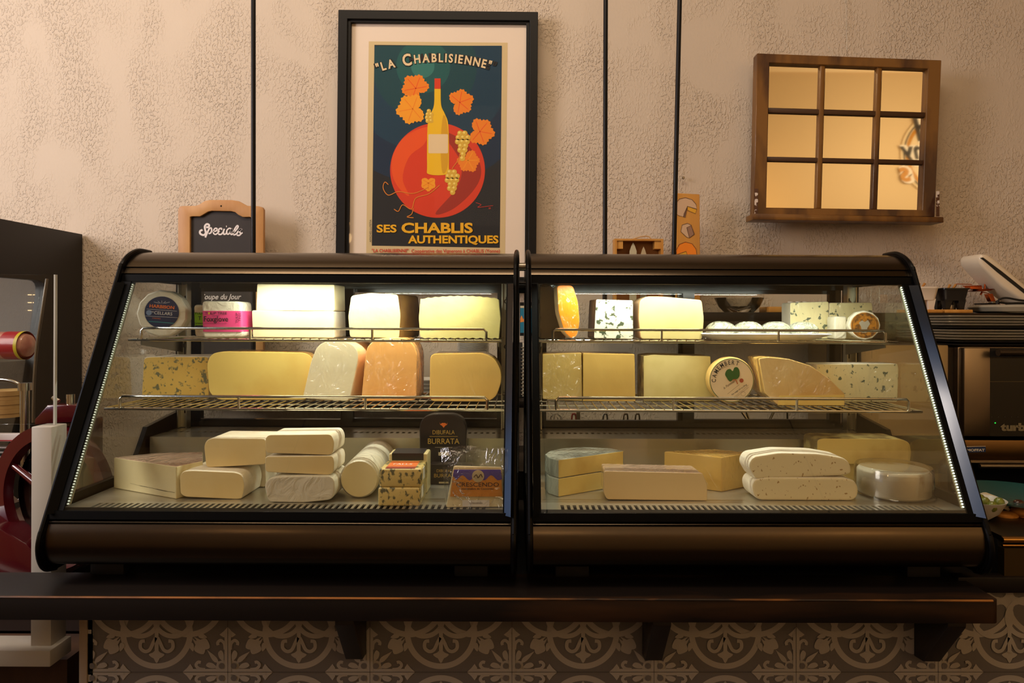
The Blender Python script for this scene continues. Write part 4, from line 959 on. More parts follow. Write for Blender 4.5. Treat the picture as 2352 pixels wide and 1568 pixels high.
# ---- right case, top shelf
fcheese([(1240, 652), (1278, 652), (1286, 720), (1300, 776), (1240, 776)], 1.69, D1, .06, [(pasteN, mat('smoked_brown', (52, 38, 20), .12, coat=1, bump=(14, .9, .006))), (rindN, mat('smoked_brown2', (44, 30, 16), .15, coat=1))], 'dark brown film-wrapped block in the top left corner of the right case', r=4)
fcheese([(1279, 652), (1316, 652), (1328, 690), (1332, 735), (1326, 768), (1314, 776), (1297, 762), (1283, 715)], 1.65, D1, .05, PR(mimol, peach), 'narrow deep orange wedge at the left end of the top right shelf', r=9, dx=-.008)
fcheese([(1369, 684), (1454, 686), (1455, 772), (1452, 776), (1364, 774)], 1.65, D1, .08, PR(roq, darkr), 'square white cheese with green-black holes on the top right shelf', r=4, dx=-.008)
t = fcheese([(1469, 688), (1485, 679), (1520, 679), (1612, 687), (1617, 730), (1613, 778), (1472, 777), (1467, 730)], 1.65, D1, .09, PR(cm('white_paste', (210, 194, 134), vary=((198, 180, 116), 7, .35, .65)), peach), 'cream wedge with a peach rind beside the holey white cheese', r=7)
# platter of film-wrapped cheeses
xa, xb = W(1612, PY, 1.64).x, W(1915, PY, 1.64).x
t = thing('platter', ((xa+xb)/2, 1.69, CZ+D1), 'long white platter on the top right shelf', 'platter')
rr_ = lambda e, z: [(x, y, z) for x, y in rnd([(xa+e, 1.625+e*.6), (xb-e, 1.625+e*.6), (xb-e, 1.735-e*.6), (xa+e, 1.735-e*.6)], .03, 6)]
MB().loft([rr_(.035, CZ+D1+.0005), rr_(.0, CZ+D1+.014), rr_(.004, CZ+D1+.016), rr_(.036, CZ+D1+.004)]).build('tray', plate_m, t)
foil = mat('crumpled_film', (186, 188, 164), .15, .1, coat=1, coatr=.05, bump=(44, 1, .02, (1, 1, 1), 1.5), spec=.8)
for k in range(4):
    x = xa+.058+(xb-xa-.116)*k/3
    b_ = MB().ball((x, 1.68, CZ+D1+.0225), 1, (.038, .032, .023), 20)
    tag(b_.build('wrapped_cheese', foil, smooth=80), 'crumpled film-wrapped cheese on the long platter, '+['leftmost', 'second from left', 'third from left', 'rightmost'][k], 'cheese', 'film-wrapped cheeses on the platter')
for k, (xa_, xb_) in enumerate(((1815, 1904), (1905, 2004))):
    fcheese([(xa_, 697), (xb_, 694+(0 if k == 0 else 2)), (xb_+(0 if k == 0 else 2), 780), (xa_, 780)], 1.755, D1, .06, PR(bluep, briew), ['left', 'right'][k]+' one of two blue-veined white blocks behind the platter', r=5, group='blue-veined blocks behind the platter')
tag(MB().box(W(1917, PY, 1.70).x, W(1946, PY, 1.70).x, 1.70, 1.745, CZ+D1+.0004, CZ+D1+.058).bevel(.005, 3).build('cheese_pack', wrapm), 'small cream wrapped cheese between the blue block and the gold label', 'cheese pack')
t, c, n = dcheese(1986, 1.652, D1, .0365, .04, (-.27, -.96, 0), 'small round cheese with a gold paper label, right end of the top right shelf', wrapm, wrapm, facets=12)
U = Vector((-n.y, n.x, 0)); fl = Flat(locplane(c+n*.0005, U, (0, 0, 1)), vs=1); goldl = mat('label_old_gold', (168, 108, 28), .45, coat=.3, vary=((96, 60, 20), 110, .45, .6)); brl_ = mat('label_brown', (84, 52, 20), .6)
fl.poly(ell(0, 0, .031, n=36), goldl, 1); fl.stroke(ell(0, 0, .0275, n=36), .0012, brl_, 2, False, True)
fl.poly([(-.006, -.018), (-.008, -.004), (-.013, .006), (-.006, .012), (0, .008), (.007, .013), (.012, .004), (.006, -.006), (.004, -.018)], mat('label_grey', (150, 140, 120), .6), 2)
fl.build('label', t)

# ---- right case, middle shelf
fcheese([(1246, 812), (1336, 809), (1338, 920), (1246, 916)], 1.652, D2, .10, [(pasteN, cm('comte_green', (206, 176, 100), crk=(18, .05))), (rindN, yrind)], 'left, shinier one of two golden blocks pressed together at the left end', r=3, group=None, dx=.004)
fcheese([(1339, 809), (1458, 811), (1460, 920), (1339, 920)], 1.648, D2, .10, PR(comte, yrind), 'right one of two golden blocks pressed together, left end of the middle shelf', r=3)
fcheese([(1478, 815), (1500, 812), (1632, 815), (1640, 918), (1478, 918)], 1.665, D2, .09, PR(cm('manchego', (224, 206, 138), vary=((206, 186, 112), 10, .4, .65)), oldr), 'pale wedge with a rough speckled rind, left of the camembert box', r=3, bev=.004)
woodb = mat('camembert_wood', (222, 184, 104), .55, vary=((204, 160, 84), 10, .4, .6, (1, 1, .2)))
t, c, n = dcheese(1681, 1.622, D2, .0552, .036, (-.03, -1, 0), 'round wooden camembert box with a tree label, propped on its rim', woodb, woodb, 'cheese box', 'camembert_box', 48)
U = Vector((-n.y, n.x, 0)); fl = Flat(locplane(c+n*.0005, U, (0, 0, 1)), vs=1); lg = mat('label_green', (40, 84, 20), .55); lpaper = mat('label_paper', (218, 190, 148), .7); lbr = mat('label_trunk', (170, 92, 40), .6)
fl.poly(ell(0, 0, .0525, n=56), lpaper, 1); fl.stroke(ell(0, 0, .0515, n=56), .0013, lg, 2, False, True)
def arcl(f, txt, R, a_mid, h, m, layer, w=.8, sp=1.2):
    adv = [(lambda v_: (max(p.x for p in v_)-min(p.x for p in v_))*h/.7*w+h*.2*sp)(glyphs(ch, .01)[0]) for ch in txt]
    s = -sum(adv)/2
    for ch, ad in zip(txt, adv):
        th = math.radians(a_mid)+(s+ad/2)/R; s += ad
        f.text(ch, R*math.sin(th), R*math.cos(th), h, m, layer, bold=.01, rot=-th, align='c', sq=w)
arcl(fl, 'CAMEMBERT', .0375, -37, .0102, ink, 3)
fl.poly(smoothline([(-.012, .006), (-.016, .014), (-.012, .024), (-.004, .027), (.002, .022), (.006, .030), (.013, .031), (.018, .023), (.018, .010), (.012, .003), (.004, .002), (-.003, -.003), (-.008, .0)], 4, True), lg, 3)
fl.stroke([(.002, .001), (.009, .002), (.014, -.009)], .0026, lbr, 4, False); fl.poly(ell(.023, -.0005, .005, n=16), mat('label_apple', (160, 64, 26), .6), 3)
fl.text('le Pommier', -.018, -.022, .006, gy, 3, width=.032, rot=.62, shear=.3); fl.stroke([(-.010, -.033), (.018, -.010)], .0005, gy, 3, False)
fl.text('Net weight: 8.5 oz (241g)', .001, -.036, .0034, ink, 3, width=.043, rot=.62, bold=.01)
for k in range(2): fl.stroke([(.004+k*.004, -.042), (.040, -.011-k*.005)], .0004, gy, 3, False)
fl.stroke(ell(.027, -.032, .0052, n=20), .0004, gy, 3, False, True); fl.stroke([(-.034, .018), (-.024, .028), (-.008, .034)], .0005, gy, 3); fl.build('label', t)
t = fcheese([(1743, 829), (1765, 826), (1812, 830), (1864, 846), (1905, 875), (1941, 910), (1941, 937), (1787, 936), (1757, 910)], 1.585, D2, .10, PR(cm('wedge_cream', (240, 210, 146), crk=(15, .05), vary=((218, 170, 92), 7, .4, .65)), gouda), 'low sloping wedge in shiny cling film on the middle right shelf', r=5, dx=.005)
MB().prism([(W(1787, PY, 1.585).x, 1.584, zrel(1.584, D2, 937, 936)), (W(1939, PY, 1.585).x, 1.584, zrel(1.584, D2, 937, 937)+.001), (W(1939, PY, 1.585).x, 1.584, zrel(1.584, D2, 937, 912)), (W(1790, PY, 1.585).x, 1.584, zrel(1.584, D2, 937, 914))], (0, .003, 0)).build('rind_band', butter, t)
fcheese([(1876, 842), (2062, 840), (2065, 852), (2062, 928), (1876, 928)], 1.66, D2, .07, PR(bluep, briew), 'long pale block with sparse blue specks, right end of the middle shelf', r=4)

# ---- right case, deck
top34 = [(1283, 1056), (1433, 1035), (1404, 1029), (1340, 1026), (1290, 1029), (1262, 1035), (1252, 1042), (1260, 1050)]
cutp = lambda n, c: 0 if (n.y < -.55 and n.x > .0) else 1
tcheese(top34, ZB+.041, .040, PR(tomme, greyr), 'upper of two stacked yellow wedges with grey rind', cutp, group='grey-rinded wedges')
tcheese([(x, y-.5) for x, y in top34], ZB, .0405, PR(tomme, greyr), 'lower of two stacked yellow wedges with grey rind', cutp, group='grey-rinded wedges') if False else None
ps = [G(x, y, ZB+.081) for x, y in top34]
t = thing('cheese', (ps[0].x+.05, ps[0].y+.04, CZ+ZB), 'lower of two stacked yellow wedges with grey rind', 'cheese', 'grey-rinded wedges')
split(MB().loft([[(p.x, p.y, CZ+ZB) for p in ps], [(p.x, p.y, CZ+ZB+.0405) for p in ps]]), t, PR(tomme, greyr), cutp, .0025)
fcheese([(1387, 1080), (1500, 1082), (1614, 1084), (1625, 1110), (1625, 1148), (1394, 1146), (1386, 1130)], 1.452, ZB, .075, PR(cm('washed_paste', (238, 212, 158)), pinkr), 'long cream block with a pinkish rind at the front of the right deck', r=6, bs=.97)
tcheese([(1525, 1036), (1658, 1050), (1727, 1039), (1640, 1031)], ZB, .078, PR(comte, yrind), 'brown-gold wedge pointing forward, behind the long cream block', lambda n, c: 0 if n.z < .5 else 1)
lo_ = 'holey white loaves'
fcheese([(1726, 1112), (1733, 1098), (1760, 1092), (1940, 1092), (1965, 1100), (1974, 1118), (1970, 1138), (1958, 1146), (1745, 1146), (1730, 1134)], 1.456, ZB, .07, PR(holey, briew), 'lower of two white loaf-shaped cheeses full of tiny holes', r=16, group=lo_, bev=.006)
fcheese([(1717, 1072), (1728, 1050), (1790, 1040), (1880, 1042), (1940, 1052), (1955, 1066), (1957, 1088), (1940, 1093), (1750, 1102), (1735, 1102)], 1.458, ZB+.0508, .07, PR(holey, briew), 'upper white loaf-shaped cheese, arched over its twin', r=12, group=lo_, bev=.006, pyb=1096)
sy = 'yellow blocks at the back of the right deck'
fcheese([(1880, 1062), (2090, 1062), (2092, 1105), (1880, 1105)], 1.62, ZB, .07, PR(tomme, yrind), 'lower yellow block at the back, mostly hidden by the loaves', r=4, group=sy)
fcheese([(1877, 1006), (1890, 1003), (2070, 1003), (2090, 1012), (2094, 1035), (2090, 1062), (1877, 1062)], 1.615, ZB+.0449, .08, PR(tomme, oldr), 'upper yellow block with a thin brown rind, at the back right of the deck', r=8, group=sy)
t = thing('boxed_round_cheese', (.832, 1.512, CZ+ZB), 'round white cheese in a clear plastic drum, far right of the deck', 'cheese')
cc = (.832, 1.512, CZ+ZB+.001)
MB().lathe([(0, .002), (.070, .002), (.074, .006), (.074, .052), (.069, .058), (0, .059)], cc, n=44).build('cheese_wheel', cm('mottled_white', (228, 218, 190), rough=.6, vary=((186, 150, 96), 16, .58, .68, (1, 1, .6)), coat=.1), t)
MB().lathe([(.084, 0), (.084, .004), (.080, .006), (.079, .060), (.076, .065), (0, .065)], cc, n=44, cap=False).build('clear_drum', sheetglass('drum_plastic', (.97, .97, .97), 1.8, .08, .03), t)
# ================================================================= counter, tiles, bracket shelf
YT = 1.42
ctr = thing('service_counter', (0, YT, 0), 'long service counter clad in grey patterned tiles under the cheese cases', 'counter')
tb, tl, seam = mat('tile_ground', (106, 100, 96), .5, bump=(200, .3, .0006)), mat('tile_motif', (166, 158, 148), .5, bump=(200, .3, .0006)), mat('tile_seam', (60, 54, 48), .8)
TS = 326.5; x_first = 523.; y_first = 1543.
XLt = W(203, 1500, YT).x
MB().box(XLt, 3.2, YT, 2.0, 0, CZ-.5365).build('counter_body', black_matte, ctr)
ft = Flat(lambda u, v, l: W(u, v, YT-.0012-l*.00025))
ft.poly([(205, 1335), (2460, 1335), (2460, 2900), (205, 2900)], tb, 0)
def motif(cx, cy):
    s = TS/327.
    def tr(p, k, mr):
        x, y = p
        if mr: x = -x
        for _ in range(k): x, y = -y, x
        return (cx+x*s, cy+y*s)
    def vis(P): return [(min(max(x, 205.5), 2458), max(y, 1336)) for x, y in P]
    LY = [0]
    def S_(pts, w, rep=(0, 1, 2, 3), mir=False, closed=False, sm=True):
        for k in rep:
            for mr in ((0, 1) if mir else (0,)):
                P = vis([tr(p, k, mr) for p in pts]); ft.stroke(P, w*s, tl, LY[0] % 9+1, sm, closed); LY[0] += 1
    def B_(pts, rep=(0, 1, 2, 3), mir=False, m=None, lay=None, sm=True):
        for k in rep:
            for mr in ((0, 1) if mir else (0,)):
                P = vis([tr(p, k, mr) for p in pts]); P = [tuple(p) for p in smoothline(P, 3, True)] if sm else P
                xs_ = max(p[0] for p in P)-min(p[0] for p in P); ys_ = max(p[1] for p in P)-min(p[1] for p in P)
                if xs_ > 1 and ys_ > 1: ft.poly(P, m or tl, lay or LY[0] % 9+1)
                LY[0] += 1
    for (ox, oy) in ((0, 73), (73, 0), (0, -73), (-73, 0)):
        S_(ell(ox, oy, 77, n=30), 13, rep=(0,), closed=True)
    for sx in (-1, 1):
        for sy_ in (-1, 1): S_(ell(sx*38, sy_*38, 43, n=20), 11, rep=(0,), closed=True)
    S_([(0, 66), (0, 118)], 9, sm=False)
    B_([(-8, 118), (-18, 123), (-11, 130), (-7, 132), (0, 143), (7, 132), (11, 130), (18, 123), (8, 118), (0, 110)])
    S_([(2, 84), (8, 96), (16, 112), (27, 116), (37, 108), (36, 94), (27, 92)], 8, mir=True)
    B_([(83, 86), (92, 92), (110, 86), (118, 92), (122, 108), (106, 112), (94, 106), (88, 98)], mir=True)
    B_([(74, 100), (82, 96), (86, 104), (84, 116), (76, 108)], mir=True)
    # cross at the tile corners
    h = 163.5
    S_([(h, h), (h, h-88)], 15, mir=False, sm=False); S_([(-h, h), (-h, h-88)], 15, mir=False, sm=False)
    for sg_ in (1, -1):
        B_([(sg_*h, h-104), (sg_*(h-9), h-94), (sg_*(h-19), h-86), (sg_*(h-10), h-80), (sg_*(h-4), h-80), (sg_*h, h-80)], sm=False)
        S_([(sg_*(h-6), h-52), (sg_*(h-8), h-66), (sg_*(h-16), h-73), (sg_*(h-23), h-68), (sg_*(h-22), h-62)], 7)
    for k in range(4):
        def dg(p): return p
        B_([(h-10, h-26), (h-19, h-32), (h-22, h-44), (h-15, h-50), (h-9, h-40)], rep=(k,), mir=False)
        B_([(h-26, h-10), (h-32, h-19), (h-44, h-22), (h-50, h-15), (h-40, h-9)], rep=(k,), mir=False)
        B_([(h-22, h-22), (h-26, h-34), (h-46, h-50), (h-46, h-48), (h-34, h-26)], rep=(k,), mir=False)
        B_([(h-6, h-6), (h-28, h-8), (h-24, h-24), (h-8, h-28)], rep=(k,), mir=False, sm=False)
        B_(ell(h-14, h-14, 7, n=10), rep=(k,), m=tb, lay=12, sm=False)
for j in range(0, 2):
    for i in range(-1, 7):
        motif(x_first-TS/2+i*TS+TS*(0), y_first-TS/2+j*TS)
for i in range(-1, 8):
    x = x_first+i*TS
    if x > 210: ft.stroke([(x, 1336), (x, 1880)], .9, seam, 14, False)
for j in range(0, 2): ft.stroke([(206, y_first+j*TS), (2458, y_first+j*TS)], .9, seam, 14, False)
ft.build('tiled_front', ctr)
a_ = W(185, 1500, YT).x
MB().box(a_, XLt+.001, YT-.006, YT+.06, 0, CZ-.60).bevel(.002).build('corner_trim', mat('trim_cream', (150, 132, 112), .5), ctr)
MB().box(.90, 3.2, YT-.028, YT-.0005, W(2300, 1350, YT).z, W(2300, 1314, YT).z).bevel(.003).build('wooden_rail', darkwood, ctr)

# thick dark shelf that carries the cases
sh = thing('counter_shelf', (0, 1.35, CZ-.575), 'thick dark worn wooden shelf in front of the tiled counter', 'shelf')
zt, zb = CZ-.5352, CZ-.580
xr = .916; xl = -1.30
ol = rnd([(xl, 1.295), (xr, 1.295), (xr, 1.418), (xl, 1.418)], [.001, .012, .001, .001], 5)
MB().loft([[(x, y, z) for x, y in ol] for z in (zb, zt)]).bevel(.004, 3, 50).build('plank', darkwood, sh)
MB().tube([(xl+.01, 1.2958, zt-.0015), (xr-.012, 1.2958, zt-.0015)], .0022, 6).build('worn_edge', edgewood, sh)
for px_, s in ((823, 1), (1494, 0), (2117, 0)):
    x = W(px_, 1460, YT).x
    zz = CZ-.5802
    pts = [(YT-.0025, zz), (1.305, zz), (1.305, zz-.012), (YT-.035, zz-.118), (YT-.0025, zz-.122)]
    m_ = MB().loft([[(x-.018, y, z) for y, z in pts], [(x+.018, y, z) for y, z in pts]]); m_.bevel(.002).build('bracket', mat('bracket_wood', (26, 18, 12), .5), sh)
# steel prep counter to the right, behind the tiles' wooden rail
zf = lambda py: W(2310, py, YT).z
pc = thing('prep_counter', (1.4, 1.7, 0), 'stainless steel prep counter edge to the right of the cases', 'counter')
x0 = 1.0
MB().box(x0, 3.2, YT-.02, YT-.001, CZ-.534, zf(1252)).build('steel_front', mat('dull_steel', (92, 76, 52), .4, .9), pc)
for ya, yb in ((1228, 1240), (1244, 1250)): MB().tube([(x0, YT-.014, (zf(ya)+zf(yb))/2), (3.2, YT-.014, (zf(ya)+zf(yb))/2)], (zf(ya)-zf(yb))/2, 12).build('steel_lip', mat('polished_steel', (210, 160, 90), .2, 1), pc)
MB().box(x0, 3.2, YT, 1.68, CZ-.5355, zf(1226)-.0105).build('cabinet_body', black_matte, pc)
MB().box(x0, 3.2, YT-.012, 1.70, zf(1226)-.01, zf(1226)).build('worktop', mat('worktop_steel', (96, 88, 76), .35, 1), pc)
ZP = zf(1226)
t = thing('bowl', (W(2272, PY, 1.50).x, 1.52, ZP), 'white porcelain bowl of green olives beside the right case', 'bowl')
MB().lathe([(0, .001), (.018, .001), (.02, .004), (.04, .020), (.055, .048), (.0535, .048), (.038, .022), (0, .006)], (W(2262, PY, 1.50).x, 1.52, ZP), n=36).build('bowl_shell', plate_m, t)
ol_m = mat('olive_green', (116, 122, 40), .35, coat=.4)
for k in range(7):
    a = k*2.4; r_ = .012+.012*(k % 3)
    tag(MB().ball((W(2262, PY, 1.50).x+r_*math.cos(a), 1.515+r_*math.sin(a), ZP+.041+.004*(k % 2)), .011, (1, 1, 1.1), 10).build('olive', ol_m), 'green olive in the white bowl', 'olive', 'olives in the white bowl')
t = thing('serving_plate', (W(2345, PY, 1.58).x, 1.62, ZP), 'teal plate with cheese and bread at the right edge', 'plate')
c = (W(2350, PY, 1.60).x, 1.62, ZP)
MB().lathe([(0, .012), (.07, .012), (.13, .030), (.132, .034), (.07, .018), (0, .018)], c, n=40).build('plate_rim', mat('teal_glaze', (30, 84, 84), .25, coat=.6), t)
MB().cyl(c, (c[0], c[1], ZP+.012), .05, n=24).build('plate_foot', black_matte, t)
tag(MB().prism(q3([(2266, 1146), (2284, 1140), (2292, 1140), (2322, 1170), (2318, 1174), (2270, 1152)], 1.56), (0, .04, 0)).bevel(.002).build('brie_wedge', briew), 'small brie wedge on the teal plate by the bowl', 'cheese')
for k, (x, y, w, h) in enumerate(((2312, 1183, 26, 10), (2340, 1174, 16, 12), (2345, 1190, 14, 9))):
    p = W(x, y, 1.55); tag(MB().ball(p, 1, (w/F*1.5, .02, h/F*1.5), 12).build('bread_slice', mat('toast', (196, 130, 50), .7, bump=(60, .6, .003))), ['golden bread slice beside the bowl', 'golden bread slice at the right edge of the photo, upper', 'golden bread slice at the right edge of the photo, lower'][k], 'bread', 'bread on the teal plate')
for k, (x, y) in enumerate(((2326, 1162), (2340, 1156), (2346, 1166))):
    tag(MB().ball(W(x, y, 1.60), .011, (1.2, 1, .9), 10).build('dried_fruit', mat('date_brown', (58, 24, 14), .3, coat=.5)), 'dark dried fruit heaped on the teal plate', 'fruit', 'dried fruit on the teal plate')

# ================================================================= ovens and trays, right
ov = mat('oven_steel', (156, 142, 126), .32, 1, bump=(80, .05, .001, (1, 1, .03)))
ovd = mat('oven_glass_black', (6, 6, 7), .1, coat=.5)
Do = 2.03
xo = lambda px: W(px, 900, Do).x; zo = lambda py: W(2250, py, Do).z
t = thing('convection_oven', (xo(2260)+.3, Do+.2, zo(1000)), 'upper steel convection oven with a black glass door, behind the right case', 'oven')
xa = xo(2211)
MB().box(xa-.002, xa+.85, Do+.02, Do+.40, zo(1000), zo(797)).bevel(.003).build('body', ov, t)
MB().box(xa+.002, xo(2272), Do-.005, Do+.02, zo(1001), zo(799)).bevel(.002).build('front_panel', ov, t)
MB().box(xo(2272), xa+.85, Do-.002, Do+.02, zo(1001), zo(822)).build('oven_door', ovd, t)
MB().box(xo(2272), xa+.85, Do-.006, Do+.02, zo(820), zo(799)).build('top_band', black_matte, t)
MB().tube([(xo(2276), Do-.03, zo(808)), (xa+.8, Do-.03, zo(808))], .011, 12).build('door_handle', mat('handle_grey', (60, 50, 42), .35, .6), t)
fl = Flat(pxplane(Do-.003)); fl.text('turbofan', 2298, 988, 16, mat('oven_print', (130, 118, 92), .5), 1, width=112, bold=.06)
fl.poly(ell(2286, 971, 1.4, n=8), mat('green_led', (30, 200, 60), .4, emit=((40, 255, 80), 1.5)), 1); fl.stroke([(2273, 876), (2450, 876)], .8, mat('oven_line', (110, 90, 50), .5), 1, False)
for k in range(10): fl.poly(ell(2278+k*15, 957, .8, n=6), mat('oven_dots', (90, 84, 70), .5), 1)
fl.build('control_print', t)
MB().box(xo(2192), xo(2209), Do+.04, Do+.40, zo(1000), zo(799)).build('side_fin', mat('fin_dark', (74, 66, 58), .4, .8), t)
# equipment box left of the oven, seen through the right case's side
t = thing('steel_cabinet', (xo(2050), Do+.2, CZ-.5), 'plain steel equipment cabinet left of the ovens, behind the case glass', 'cabinet')
MB().box(xo(1985), xo(2188), Do+.02, Do+.40, 0, zo(793)).bevel(.003).build('cabinet_body', mat('cabinet_steel', (170, 156, 130), .35, 1), t)
MB().box(xo(1990), xo(2180), Do+.015, Do+.022, zo(1090), zo(1003)).build('lower_door', mat('dark_panel', (60, 46, 32), .4, .6), t)
t = thing('lower_oven', (xo(2300), Do+.2, zo(1200)), 'lower steel oven with a blue Moffat badge', 'oven')
MB().box(xo(2192), xa+.85, Do+.01, Do+.40, zo(1190), zo(1012)).bevel(.003).build('body', ov, t)
MB().box(xo(2200), xa+.84, Do+.02, Do+.38, 0, zo(1190)).build('oven_stand', black_matte, t)
MB().box(xo(2192), xa+.85, Do-.004, Do+.012, zo(1056), zo(1010)).bevel(.002).build('front_band', mat('band_steel', (128, 100, 66), .3, 1), t)
MB().box(xo(2192), xa+.85, Do-.001, Do+.012, zo(1180), zo(1062)).build('oven_door', ovd, t)
MB().tube([(xo(2235), Do-.03, zo(1065)), (xa+.8, Do-.03, zo(1065))], .007, 12).build('door_handle', steel, t)
fl = Flat(pxplane(Do-.005)); fl.poly([(2218, 1027), (2264, 1026), (2264, 1038), (2218, 1039)], mat('badge_blue', (24, 52, 100), .4), 1)
fl.text('MOFFAT', 2221, 1036, 5.5, lwh, 2, width=41, bold=.03); fl.stroke([(2218, 1025.5), (2264, 1024.5)], 1, lwh, 1, False); fl.build('badge', t)
# baking trays
Dt = 2.04
tm = [mat('tray_aluminium', (206, 198, 184), .35, .55), mat('tray_dark', (24, 20, 20), .5)]
seq = [1, 1, 0, 0, 0, 0, 1, 0, 0, 0, 0]
z = zo(797)+.001
nm_ = {0: 'aluminium baking tray in the stack on the oven', 1: 'dark baking tray in the stack on the oven'}
for k, q_ in enumerate(seq):
    e = .002*(k % 2)
    rg_ = lambda ee, zz: [(x, y, zz) for x, y in rnd([(W(2188, PY, Dt).x+ee+e, Dt-.005+ee), (W(2188, PY, Dt).x+.60, Dt-.005+ee), (W(2188, PY, Dt).x+.60, Dt+.33), (W(2188, PY, Dt).x+ee+e, Dt+.33)], .03, 5)]
    m_ = MB().loft([rg_(.012, z), rg_(.001, z+.0052), rg_(0, z+.0062), rg_(.001, z+.0075), rg_(.003, z+.0062), rg_(.014, z+.0012)])
    tag(m_.build('baking_tray', tm[q_]), nm_[q_], 'tray', 'aluminium trays on the oven' if q_ == 0 else 'dark trays on the oven')
    z += .0086
# utensils and rack behind the right case
back = thing('back_counter', (-.1, 2.28, 0), 'plain back counter against the wall behind the cases', 'counter')
MB().box(-.9, 1.0, 2.08, YW-.001, 0, CZ-.47).build('back_counter_body', mat('back_counter_paint', (60, 52, 44), .5), back)
t = thing('utensil_crock', (W(1350, PY, 2.2).x, 2.2, CZ-.47), 'steel utensil bin behind the right case, full of tools', 'container')
xq = W(1350, PY, 2.2).x
MB().box(xq-.17, xq+.17, 2.17, 2.27, CZ-.469, CZ-.345).build('bin', steel, t)
for px_, kind in ((1278, 'whisk'), (1319, 'red'), (1329, 'spoon'), (1391, 'opener'), (1438, 'ladle'), (1465, 'ladle2')):
    x = W(px_, PY, 2.16).x; zt_ = W(px_, 950, 2.16).z
    if kind == 'whisk':
        t = thing('whisk', (x, 2.16, CZ-.46), 'wire whisk standing behind the right case, left end', 'whisk')
        for k in range(5):
            a = k*PI/5
            MB().tube(smoothline([Vector((x, 2.16, zt_-.07)), Vector((x+.02*math.cos(a), 2.16+.02*math.sin(a), zt_-.02)), Vector((x, 2.16, zt_)), Vector((x-.02*math.cos(a), 2.16-.02*math.sin(a), zt_-.02)), Vector((x, 2.16, zt_-.07))], 5), .0008, 5).build('whisk_wire', chrome, t)
        MB().cyl((x, 2.16, CZ-.46), (x, 2.16, zt_-.068), .006, n=10).build('handle', steel, t)
    elif kind == 'spoon':
        tag(MB().box(x-.006, x+.006, 2.158, 2.165, CZ-.46, zt_+.012).build('spatula', mat('spatula_wood', (130, 108, 76), .6)), 'wooden spatula handle next to the red tool', 'spatula')
    else:
        m_ = {'red': mat('red_handle', (170, 40, 30), .4), 'opener': mat('bluewhite_steel', (200, 212, 220), .2, 1), 'ladle': steel, 'ladle2': steel}[kind]
        lb = {'red': 'red looped tool handle behind the right case', 'opener': 'bright steel bottle opener handle behind the right case', 'ladle': 'grey ladle handle with a hanging hole, left of two', 'ladle2': 'grey ladle handle with a hanging hole, right of two'}[kind]
        tag(MB().tube(smoothline([Vector((x-.006, 2.16, CZ-.46)), Vector((x-.007, 2.16, zt_-.02)), Vector((x, 2.16, zt_-.001)), Vector((x+.007, 2.16, zt_-.02)), Vector((x+.006, 2.16, CZ-.46))], 5), .0028, 7).build({'red': 'tongs', 'opener': 'bottle_opener'}.get(kind, 'ladle'), m_), lb, {'red': 'tongs', 'opener': 'opener'}.get(kind, 'ladle'))
t = thing('folding_rack', (W(1740, PY, 2.2).x, 2.2, CZ-.47), 'chrome folding rack with crossed legs behind the middle right shelf', 'rack')
for a, b in (((1700, 940), (1722, 972)), ((1780, 940), (1764, 972)), ((1808, 940), (1808, 972)), ((1712, 940), (1724, 972))):
    p, q_ = W(*a, 2.2), W(*b, 2.2); d = (q_-p); e_ = p+d*((CZ-.469-p.z)/d.z)
    MB().cyl(p, e_, .004, n=8).build('leg', chrome, t)
MB().box(W(1690, PY, 2.2).x, W(1820, PY, 2.2).x, 2.19, 2.3, W(1700, 940, 2.2).z, W(1700, 937, 2.2).z).build('rack_top', steel, t)
p = W(1640, 968, 2.15)
tag(MB().lathe([(0, 0), (.07, .002), (.085, .014), (.083, .014), (.07, .006), (0, .004)], (W(1640, PY, 2.2).x, 2.2, CZ-.469+.155), n=32).build('pan_lid', steel), 'shallow steel pan lid behind the right case', 'lid') if False else None

# ================================================================= left side: deli cabinet, guard, slicer
dc = thing('deli_cabinet', (-1.9, 2.3, 0), 'black refrigerated deli cabinet against the wall at the left edge', 'cabinet')
XC = W(189, 540, 2.49).x
ztop = W(189, 538, 2.49).z
bk_ = mat('cabinet_black', (18, 15, 16), .45)
prof = [(2.49, 0), (2.49, ztop), (1.9, ztop), (1.9, ztop-.06), (1.96, ztop-.1), (1.80, CZ-.40), (1.80, 0)]
side = [(XC, y, z) for y, z in prof]
win = [(XC, y, z) for y, z in rnd([(2.30, CZ+.12), (1.93, CZ+.12), (1.83, CZ-.55), (2.12, CZ-.55), (2.22, CZ-.3)], [.04, .01, .01, .01, .1], 4)]
MB().holed(side, win, (-.03, 0, 0)).build('side_panel', bk_, dc)
MB().prism([(p[0]-.012, p[1], p[2]) for p in win], (-.004, 0, 0)).build('side_window', glass_side, dc, smooth=0)
MB().box(-2.75, XC-.031, 2.44, 2.49, 0, ztop).build('back_panel', mat('cabinet_inner', (120, 112, 108), .5), dc)
MB().box(-2.75, XC-.031, 1.9, 2.44, ztop-.06, ztop).build('top_panel', bk_, dc)
MB().box(-2.75, XC-.031, 1.82, 2.44, 0, CZ-.56).build('base_panel', bk_, dc)
for k, z in enumerate((CZ-.135, CZ-.304)):
    MB().box(-2.7, XC-.035, 1.98-.04*k, 2.42, z-.012, z).build('cabinet_shelf', mat('shelf_white', (206, 204, 206), .4), dc)
for k in range(3):
    for j in range(7): MB().box(XC-.16+j*.018, XC-.148+j*.018, 2.436, 2.4395, CZ+.075-k*.028, CZ+.078-k*.028).build('reflection_dash', mat('reflection_glow', (255, 220, 170), .4, emit=((255, 214, 160), 1.6)), dc) if j < 6 else None  # glowing dashes stand in for warm lamp reflections in the cabinet
